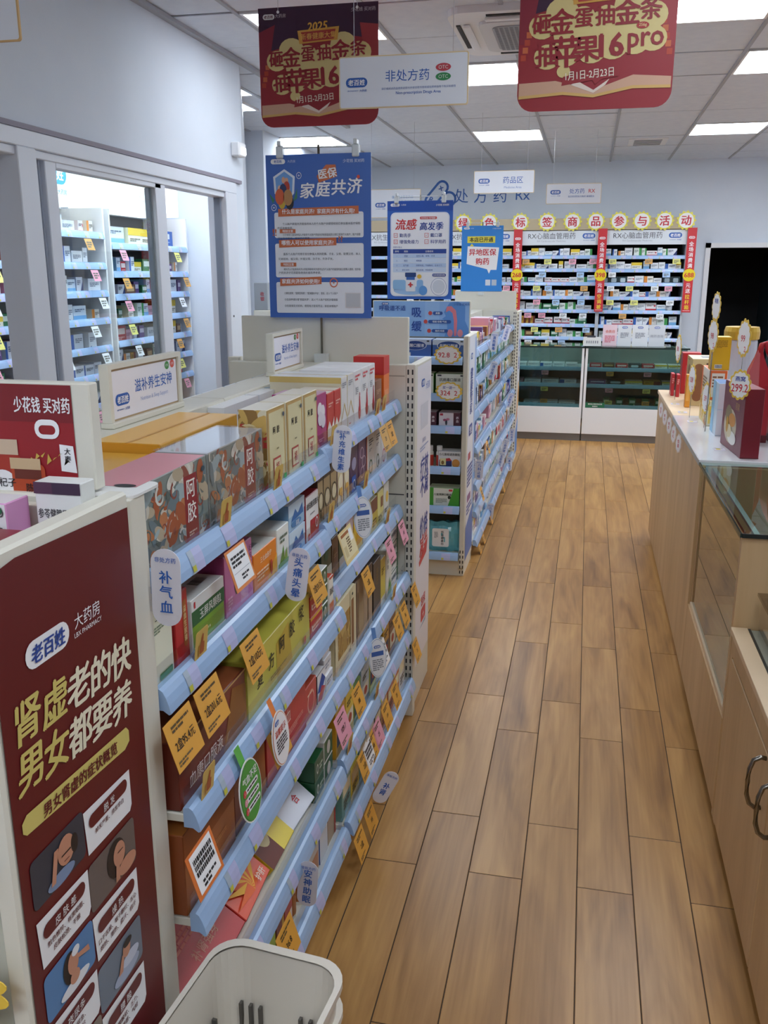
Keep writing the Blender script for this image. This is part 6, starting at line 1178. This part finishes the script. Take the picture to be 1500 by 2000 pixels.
def p3(m, f, w, h):
    m.rect(f, -w, w, 0, h, M('#2f86d8', .4), .0008); shopline(m, f, w, h, M('#cfe2f6')); m.rect(f, -w*.72, w*.62, h*.74, h*.84, M('#e2d84a'), .002); m.text(f, '本店已开通', -w*.05, h*.79, h*.075, BLACK, .003, .03, maxw=w*1.25)
    m.poly(f, [(-w*.7, h*.69), (w*.82, h*.67), (w*.72, h*.33), (w*.44, h*.33), (w*.36, h*.27), (w*.26, h*.34), (-w*.74, h*.42)], PAPER, .002); m.poly(f, [(-w*.6, h*.69), (-w*.5, h*.73), (-w*.4, h*.69)], M('#e2d84a'), .0022)
    m.text(f, '异地医保', .03*w, h*.60, h*.11, M('#c8333c'), .003, .025, maxw=w*1.3); m.text(f, '购药', .03*w, h*.46, h*.11, M('#c8333c'), .003, .025); m.rect(f, w*.2, w*.44, h*.09, h*.18, M('#d6dce6'), .002); m.rect(f, w*.5, w*.74, h*.09, h*.18, M('#b9c4d2'), .002)
poster('bright blue poster announcing out of town insurance at the far gondola', -1.052, -.708, 1.452, 1.978, 7.74, 1.42, p3)
# ================================================================ hanging banners and signs
def wires(t, xs_, z0, y=0):
    for x in xs_: MB().tube([(x, y, z0), (x, y, ZC-t.location.z)], .0012, M('#c9ccd4', .4), 6).build('hanging_wire', t)
def banner(label, xc, y, zb, zt_):
    t = thing('hanging_banner', label, 'banner', (xc, y, zb), group='red new year banners'); w, h = .2615, zt_-zb; f = FY(0)
    m = MB(); out = [(w, h), (-w, h)] + [p for p in rrpts(-w, w, 0, h, .055, 6)[14:28]]
    RB = M('#9a2630', .45); m.plate(f, out, .002, RB); sh = m.build('banner_sheet', t)
    for s_ in (-.66, .66): MB().tube([(s_*w, -.002, h-.018), (s_*w, -.004, h-.018)], .006, PAPER, 10).build('eyelet', t)
    m = MB(); S = .45/.52
    q = lambda a: a*w
    m.poly(f, [(-w, h), (-w, h*.62), (-w*.2, h*.72), (w*.3, h*.76), (w, h*.70), (w, h)], M('#3f1d3c'), .0006)
    m.poly(f, [(-w, h*.80), (-w, h*.45), (-w*.86, h*.45), (-w*.72, h*.86)], M('#8a2638'), .0008); m.poly(f, [(w, h*.82), (w, h*.4), (w*.82, h*.4), (w*.7, h*.84)], M('#a2343a'), .0008)
    for k in range(5): m.rect(f, -w*.97+.006*k, -w*.90+.006*k, h*(.34+.05*k), h*(.38+.05*k), M('#c9683f' if k % 2 else '#b8452f'), .001); m.rect(f, w*.90-.006*k, w*.97-.006*k, h*(.34+.05*k), h*(.38+.05*k), M('#c9683f' if k % 2 else '#b8452f'), .001)
    halo = []
    for a, b, r in ((-.70, .56, .14), (-.45, .64, .17), (-.18, .60, .13), (.12, .60, .13), (.42, .67, .17), (.70, .60, .15), (-.62, .36, .14), (-.38, .38, .15), (-.05, .40, .16), (.22, .42, .16), (.50, .44, .15), (.72, .45, .14), (0, .5, .2), (-.3, .5, .2), (.35, .52, .2), (.6, .54, .15), (-.4, .26, .07)): m.ell(f, w*a, h*b, w*r*1.25, w*r*1.1, M('#dcc98a'), .0014+.00002*len(halo), 18); halo.append(1)
    m.poly(f, [(-w*.34, h*.80), (w*.36, h*.82), (w*.33, h*.71), (-w*.31, h*.69)], M('#d9a24a'), .0022); m.poly(f, [(-w*.28, h*.785), (w*.30, h*.80), (w*.27, h*.72), (-w*.25, h*.705)], M('#b03a34'), .0026)
    m.text(f, '2025', 0, h*.83, h*.095, M('#e8b04a'), .0034, .035, skew=.15, rot=.04); m.text(f, '新春健康大集', .01*w, h*.752, h*.056, M('#e8b45a'), .0034, .012, rot=.03)
    D2 = M('#95202c', .45); hs = [.125, .16, .12, .125, .16, .14]; xs_ = [-.71, -.45, -.17, .10, .38, .67]
    for ch, a, hh in zip('砸金蛋抽金条', xs_, hs): m.text(f, ch, w*a, h*(.575 + .05*(a+.7)), h*hh*1.12, D2, .0036, .03, rot=.04)
    for ch, a, hh in zip('抽苹果', (-.63, -.37, -.11), (.15, .19, .16)): m.text(f, ch, w*a, h*(.375 + .04*(a+.7)), h*hh*1.15, D2, .0036, .03, rot=.04)
    m.text(f, '16', w*.20, h*.42, h*.21, D2, .0036, .04, maxw=w*.34, rot=.04); m.text(f, 'pro', w*.63, h*.425, h*.19, D2, .0036, .02, rot=.04, maxw=w*.44); m.ell(f, w*.58, h*.535, w*.08, h*.022, M('#b03034'), .0036, 14); m.text(f, '256g', w*.58, h*.535, h*.028, M('#f0d9a0'), .0042, .01)
    m.poly(f, [(-w*.4, h*.225), (w*.32, h*.285), (w*.32, h*.215), (w*.1, h*.20), (w*.02, h*.165), (-.02*w, h*.195), (-w*.42, h*.165)], M('#9a2a32'), .003); m.text(f, '1月1日-2月23日', -w*.06, h*.235, h*.066, M('#f0e6d4'), .0044, .012, rot=.06, maxw=w*.62)
    m.poly(f, [(-w*.98, h*.10), (-w*.98, h*.19), (-w*.5, h*.20), (0, h*.13), (w*.5, h*.22), (w*.98, h*.20), (w*.98, h*.14), (w*.5, h*.145), (w*.0, h*.095), (-w*.4, h*.12)], M('#d3a88e'), .002); m.poly(f, [(-w*.98, h*.085), (-w*.98, h*.105), (-w*.4, h*.125), (0, h*.10), (w*.5, h*.15), (w*.98, h*.145), (w*.98, h*.125), (w*.5, h*.13), (0, h*.08), (-w*.4, h*.105)], M('#d9b06a'), .0024)
    m.poly(f, [(-w*.3, h*.17), (-w*.2, h*.19), (w*.0, h*.13), (w*.2, h*.20), (w*.15, h*.16), (0, h*.11)], M('#ead9cc'), .0028)
    m.logo(f, -w*.82, h*.925, w*.2, PAPER, M('#6a2a40'), .003, False); m.text(f, '大药房', -w*.62, h*.93, h*.035, M('#d9c9d2'), .003); m.text(f, '少花钱 买对药', w*.76, h*.945, h*.036, M('#c9b9c6'), .003, .012)
    m.build('banner_print', sh); wires(t, (-.66*w, .66*w), h-.016, -.001); return t
banner('red new year banner hanging left, partly behind the white sign', -1.172, 4.0, 2.213, 2.682)
banner('red new year banner hanging right, before the ceiling air conditioner', -.022, 3.45, 2.150, 2.632)
def hsign(label, xc, y, zb, w, h, draw, rim='#e6cfa2', wire=True):
    t = thing('hanging_sign', label, 'sign', (xc, y, zb), group='white hanging signs'); f = FY(0)
    m = MB(); m.plate(f, rrpts(-w/2, w/2, 0, h, .008), .006, M(rim, .5)); b_ = m.build('board', t)
    m = MB(); m.rrect(f, -w/2+.004, w/2-.004, .004, h-.004, .006, M('#e9edf5', .45), .0006); draw(m, f, w, h); m.build('sign_print', b_)
    if wire: wires(t, (-w*.38, w*.38), h-.012, .003)
    return t
def s_otc(m, f, w, h):
    m.logo(f, -w*.36, h*.5, w*.17, LOGO, PAPER, .0014); m.text(f, '非处方药', w*.035, h*.60, h*.235, BLUE, .0014, .006); 
    for z, c_ in ((.72, '#c2404e'), (.545, '#2f8a4e')): m.ell(f, w*.31, h*z, w*.058, h*.075, M(c_), .0014, 22); m.text(f, 'OTC', w*.31, h*z, h*.095, M('#dfe6e0'), .002, .004)
    m.text(f, '请仔细阅读药品使用说明书并按说明书使用或在药师指导下购买和使用', w*.12, h*.36, h*.05, M('#5a78b4'), .0014, maxw=w*.62); m.text(f, 'Non-prescription Drugs Area', w*.12, h*.265, h*.078, BLUE, .0014, .012, maxw=w*.44)
hsign('white hanging sign for the non-prescription drugs area before the red banner', -.665, 3.3, 2.157, .455, .168, s_otc)
def s_ypq(m, f, w, h): m.logo(f, -w*.33, h*.55, w*.19, LOGO, PAPER, .0014); m.text(f, '药品区', w*.15, h*.58, h*.32, BLUE, .0014, .0); m.text(f, 'Medicine Area', w*.15, h*.26, h*.14, M('#7f98cc'), .0014)
hsign('white hanging sign for the medicine area below the far ceiling light', -.668, 7.2, 2.184, .455, .162, s_ypq)
def s_rx(m, f, w, h): m.logo(f, -w*.33, h*.58, w*.19, LOGO, PAPER, .0014); m.text(f, '处方药', w*.06, h*.62, h*.26, BLUE, .0014, .0); m.text(f, 'RX', w*.33, h*.62, h*.26, M('#d2404c'), .0014, .01); m.text(f, '处方药须凭处方购买 谢谢配合', w*.14, h*.36, h*.10, M('#5a78b4'), .0014, .012, maxw=w*.5)
hsign('white hanging prescription sign with red RX above the back shelves', -.168, 8.2, 2.170, .458, .164, s_rx)
def s_l(m, f, w, h): m.logo(f, -w*.22, h*.45, w*.19, LOGO, PAPER, .0014); m.text(f, '医保定点零售药店', w*.18, h*.72, h*.10, M('#7fa4d0'), .0014, .01); m.text(f, '国家医保 便民服务', w*.2, h*.56, h*.10, M('#7fa4d0'), .0014, .01)
hsign('white hanging sign behind the blue family poster', -1.59, 7.5, 2.035, .46, .22, s_l)
def s_near(m, f, w, h): m.logo(f, -w*.36, h*.5, w*.17, LOGO, PAPER, .0014); m.text(f, '健康服务', w*.03, h*.58, h*.23, BLUE, .0014)
hsign('white hanging sign with orange rim cut by the upper left frame corner', -1.640, 2.2, 2.158, .455, .168, s_near, '#d9b27a')
# lettering on the back wall
m = MB(); f = FY(10.49)
NB = M('#2f5fa8')
cx, cz = -1.72, 2.455
pts = [(cx + a*math.cos(.85) - b*math.sin(.85), cz + a*math.sin(.85) + b*math.cos(.85)) for a, b in rrpts(-.17, .17, -.075, .075, .074)]
pin = [(cx + a*math.cos(.85) - b*math.sin(.85), cz + a*math.sin(.85) + b*math.cos(.85)) for a, b in rrpts(-.145, .145, -.05, .05, .049)]
m.ring(f, pts, pin, NB, .004); m.text(f, 'R', cx-.06, cz-.06, .09, NB, .004, .03, rot=-.5); m.text(f, 'x', cx+.05, cz+.06, .09, NB, .004, .03, rot=-.5)
m.ring(f, ellpts(-1.58, 2.40, .085, .085), ellpts(-1.58, 2.40, .06, .06), NB, .004)
for i, ch in enumerate('处方药'): m.text(f, ch, -1.44+.215*i, 2.43, .165, NB, .004, .006)
m.text(f, 'Rx', -.76, 2.43, .15, NB, .004, .0)
m.logo(f, -.13, 2.40, .30, NB, M('#c9d2e4'), .004, False); o = m.build('wall_lettering', wall_back)
# star badges along the cornice
stars = [(-1.344, '绿'), (-1.065, '色'), (-.738, '标'), (-.46, '签'), (-.20, '商'), (.037, '品'), (.271, '参'), (.498, '与'), (.72, '活'), (.931, '动')]
for i, (x, ch) in enumerate(stars):
    m = MB(); f = FY(0); m.plate(f, starpts(0, 0, .100, 13, .80), .004, M('#e2d84e', .4)); o = m.build('star_badge'); o.location = (x, 9.972, 2.117); tag(o, 'yellow sunburst badge with red character on the cornice, %s from the left' % ORD[i], 'badge', 'sunburst badges on the cornice')
    m = MB(); m.ell(f, 0, 0, .073, .073, M('#eeecea'), .0012); m.text(f, ch, 0, 0, .105, M('#c4303c'), .002, .03); m.build('badge_print', o)
# red vertical promotion strips
for i, (x, num, gift) in enumerate(((-.755, '268', '保温杯'), (.115, '398', '空调被'), (1.0, '688', '拉杆箱'))):
    t = thing('promo_strip', 'red vertical promotion strip with %s on its yellow disc, %s' % (num, ['behind the blue insurance poster', 'between the two cardiovascular bays', 'beside the doorway'][i]), 'banner', (x, 9.958, 1.205), group='red promotion strips')
    m = MB(); f = FY(0); m.plate(f, [(-.045, 0), (.045, 0), (.045, .84), (-.045, .84)], .003, M('#c62c34', .45)); m.build('strip', t)
    m = MB(); m.logo(f, 0, .745, .06, PAPER, M('#c62c34'), .001, False); m.vtext(f, '全场消费满', 0, .575, .048, PAPER, .001, .02, 1.12); m.vtext(f, '元送', 0, .245, .048, PAPER, .001, .02, 1.12); m.vtext(f, gift, 0, .105, .048, M('#f0d23a'), .001, .02, 1.12); m.rect(f, -.035, .035, .014, .022, M('#e8a4a4'), .001); m.build('strip_print', t)
    f2 = FY(-.004); m = MB(); m.plate(f2, ellpts(0, .375, .062, .062, 24), .003, M('#e8d01f', .4)); m.text(f2, num, 0, .375, .064, M('#c8202c'), .001, .03, maxw=.105); m.build('number_disc', t)
# back counter top: notices, tray
for i, (xa, xb, c_) in enumerate(((.160, .295, '#e6cdd6'), (.300, .430, '#d9dde2'), (.435, .583, '#dfe3e8'), (.588, .738, '#d2d6dc'))):
    t = thing('counter_notice', 'standing notice on the back counter, %s' % ['pink, leftmost', 'second from the left with text', 'third from left catching the light', 'rightmost of the four'][i], 'notice', ((xa+xb)/2, 9.05, .916), group='notices on the back counter'); w = (xb-xa)/2
    m = MB(); m.plate(FY(0), [(-w, 0), (w, 0), (w, .205), (-w, .205)], .003, M(c_, .25 if i != 2 else .12)); m.build('sheet', t); MB().box(-w, w, 0, .05, 0, .004, ACRYL).build('foot', t)
    m = MB(); f = FY(0)
    if i == 0: m.text(f, '会员日', 0, .14, .03, M('#d9705a'), .001, .02); m.lines(f, -w*.7, w*.7, .1, .008, 5, M('#d0687a'), .001)
    else: m.logo(f, 0, .18, .05, LOGO, PAPER, .001, False); m.lines(f, -w*.6, w*.6, .13, .008, 4, M('#8d93a0'), .001) if i < 3 else m.text(f, '用药咨询', 0, .1, .03, M('#8d93a0'), .001)
    m.build('notice_print', t)
t = thing('counter_tray', 'small white slotted plastic tray on the back counter', 'tray', (.065, 9.03, .9155))
m = MB(); 
for a in ((-.085, .085, -.05, -.046, 0, .085), (-.085, .085, .046, .05, 0, .085), (-.085, -.081, -.046, .046, 0, .085), (.081, .085, -.046, .046, 0, .085), (-.085, .085, -.05, .05, 0, .004)): m.box(*a, PLASTIC)
m.build('tray_body', t)
m = MB()
for k in range(6): m.rect(FY(-.05), -.055+.02*k, -.045+.02*k, .03, .055, M('#8d9096'), .0008)
m.build('slots', t)
MB().box(-.05, .03, -.02, .02, .01, .098, M('#3a3d44', .5)).build('pen_insert', t)
# metal box on a cabinet past the left wall
t = thing('metal_cabinet', 'grey metal cabinet standing past the corner of the left wall', 'cabinet', (-1.95, 5.68, 0)); MB().box(-.14, .15, -.12, .12, 0, 1.37, CREAM, ch=.004).build('body', t)
o = MB().box(-.045, .045, -.04, .04, 0, .17, M('#9aa0a6', .4), ch=.003).build('cash_box'); o.location = (-2.04, 5.61, 1.3705); tag(o, 'small grey metal box with red mark beyond the blue poster', 'metal box')
m = MB(); m.vtext(FY(-.04), '收银', .01, .085, .028, M('#b03a44'), .001, .02); m.build('red_mark', o)
# ================================================================ stack of shopping baskets
GB = M('#d9d2c6', .45)
def basket(z, label, deep):
    t = thing('shopping_basket', label, 'basket', (-.456, 1.0, z), math.radians(-6), group='grey shopping baskets'); W0, L0, H = .112, .192, .21
    def ringpts(k, zz): return [(a, b, zz) for a, b in rrpts(-W0*k, W0*k, -L0*k, L0*k, .05*k, 6)]
    ks = [(1.0, H), (.985, H*.8), (.95, H*.45), (.90, H*.06), (.86, 0)]
    m = MB(); R_ = [ringpts(k, zz) for k, zz in ks]; n = len(R_[0]); Ri = [ringpts(k-.022, zz+.003) for k, zz in ks]
    for A, inv in ((R_, False), (Ri, True)):
        for j in range(len(A)-1):
            for q in range(n):
                F_ = [A[j][q], A[j+1][q], A[j+1][(q+1) % n], A[j][(q+1) % n]]; m.face(F_ if not inv else F_[::-1], GB, True)
    m.face(R_[-1][::-1], GB); m.face(Ri[-1], GB); m.build('basket_body', t)
    m = MB(); O = ringpts(1.055, H-.004); O2 = ringpts(1.055, H+.008); I_ = ringpts(.972, H+.008)
    for q in range(n):
        r_ = (q+1) % n; m.face([O[q], O[r_], O2[r_], O2[q]], GB, True); m.face([O2[q], O2[r_], I_[r_], I_[q]], GB); m.face([O[r_], O[q], R_[0][q], R_[0][r_]], GB)
    m.build('rim', t)
    if deep:
        DS = M('#57534e', .7)
        for sx in (-.055, .055):
            for k in range(3):
                m = MB(); x = sx+(k-1)*.018; y = L0*.90
                m.box(x-.0025, x+.0025, y-.006, y+.002, .05, .115, DS); m.build('slot', t)
        for sy in (.10, 0.0, -.1):
            for k in range(4):
                m = MB(); y = sy+(k-1.5)*.016; x = -W0*.895; m.box(x-.002, x+.006, y-.0025, y+.0025, .05, .115, DS); m.build('slot', t)
        MB().tube([(-.05, .10, .008), (-.03, .115, .010), (.0, .115, .010), (.012, .10, .008)], .006, DS, 8).build('drain_slot', t)
    hz = H-.02
    MB().tube([(W0*1.04, -L0*.55, hz-.004), (W0*1.13, -L0*.45, hz-.012), (W0*1.13, L0*.45, hz-.012), (W0*1.04, L0*.55, hz-.004)], .006, GB, 8).build('handle', t)
    return t
for i in range(6): basket(.0005+.0565*i, 'grey plastic shopping basket, %s in the stack of six' % ['bottom', 'second', 'third', 'fourth', 'fifth', 'topmost'][i], i == 5)
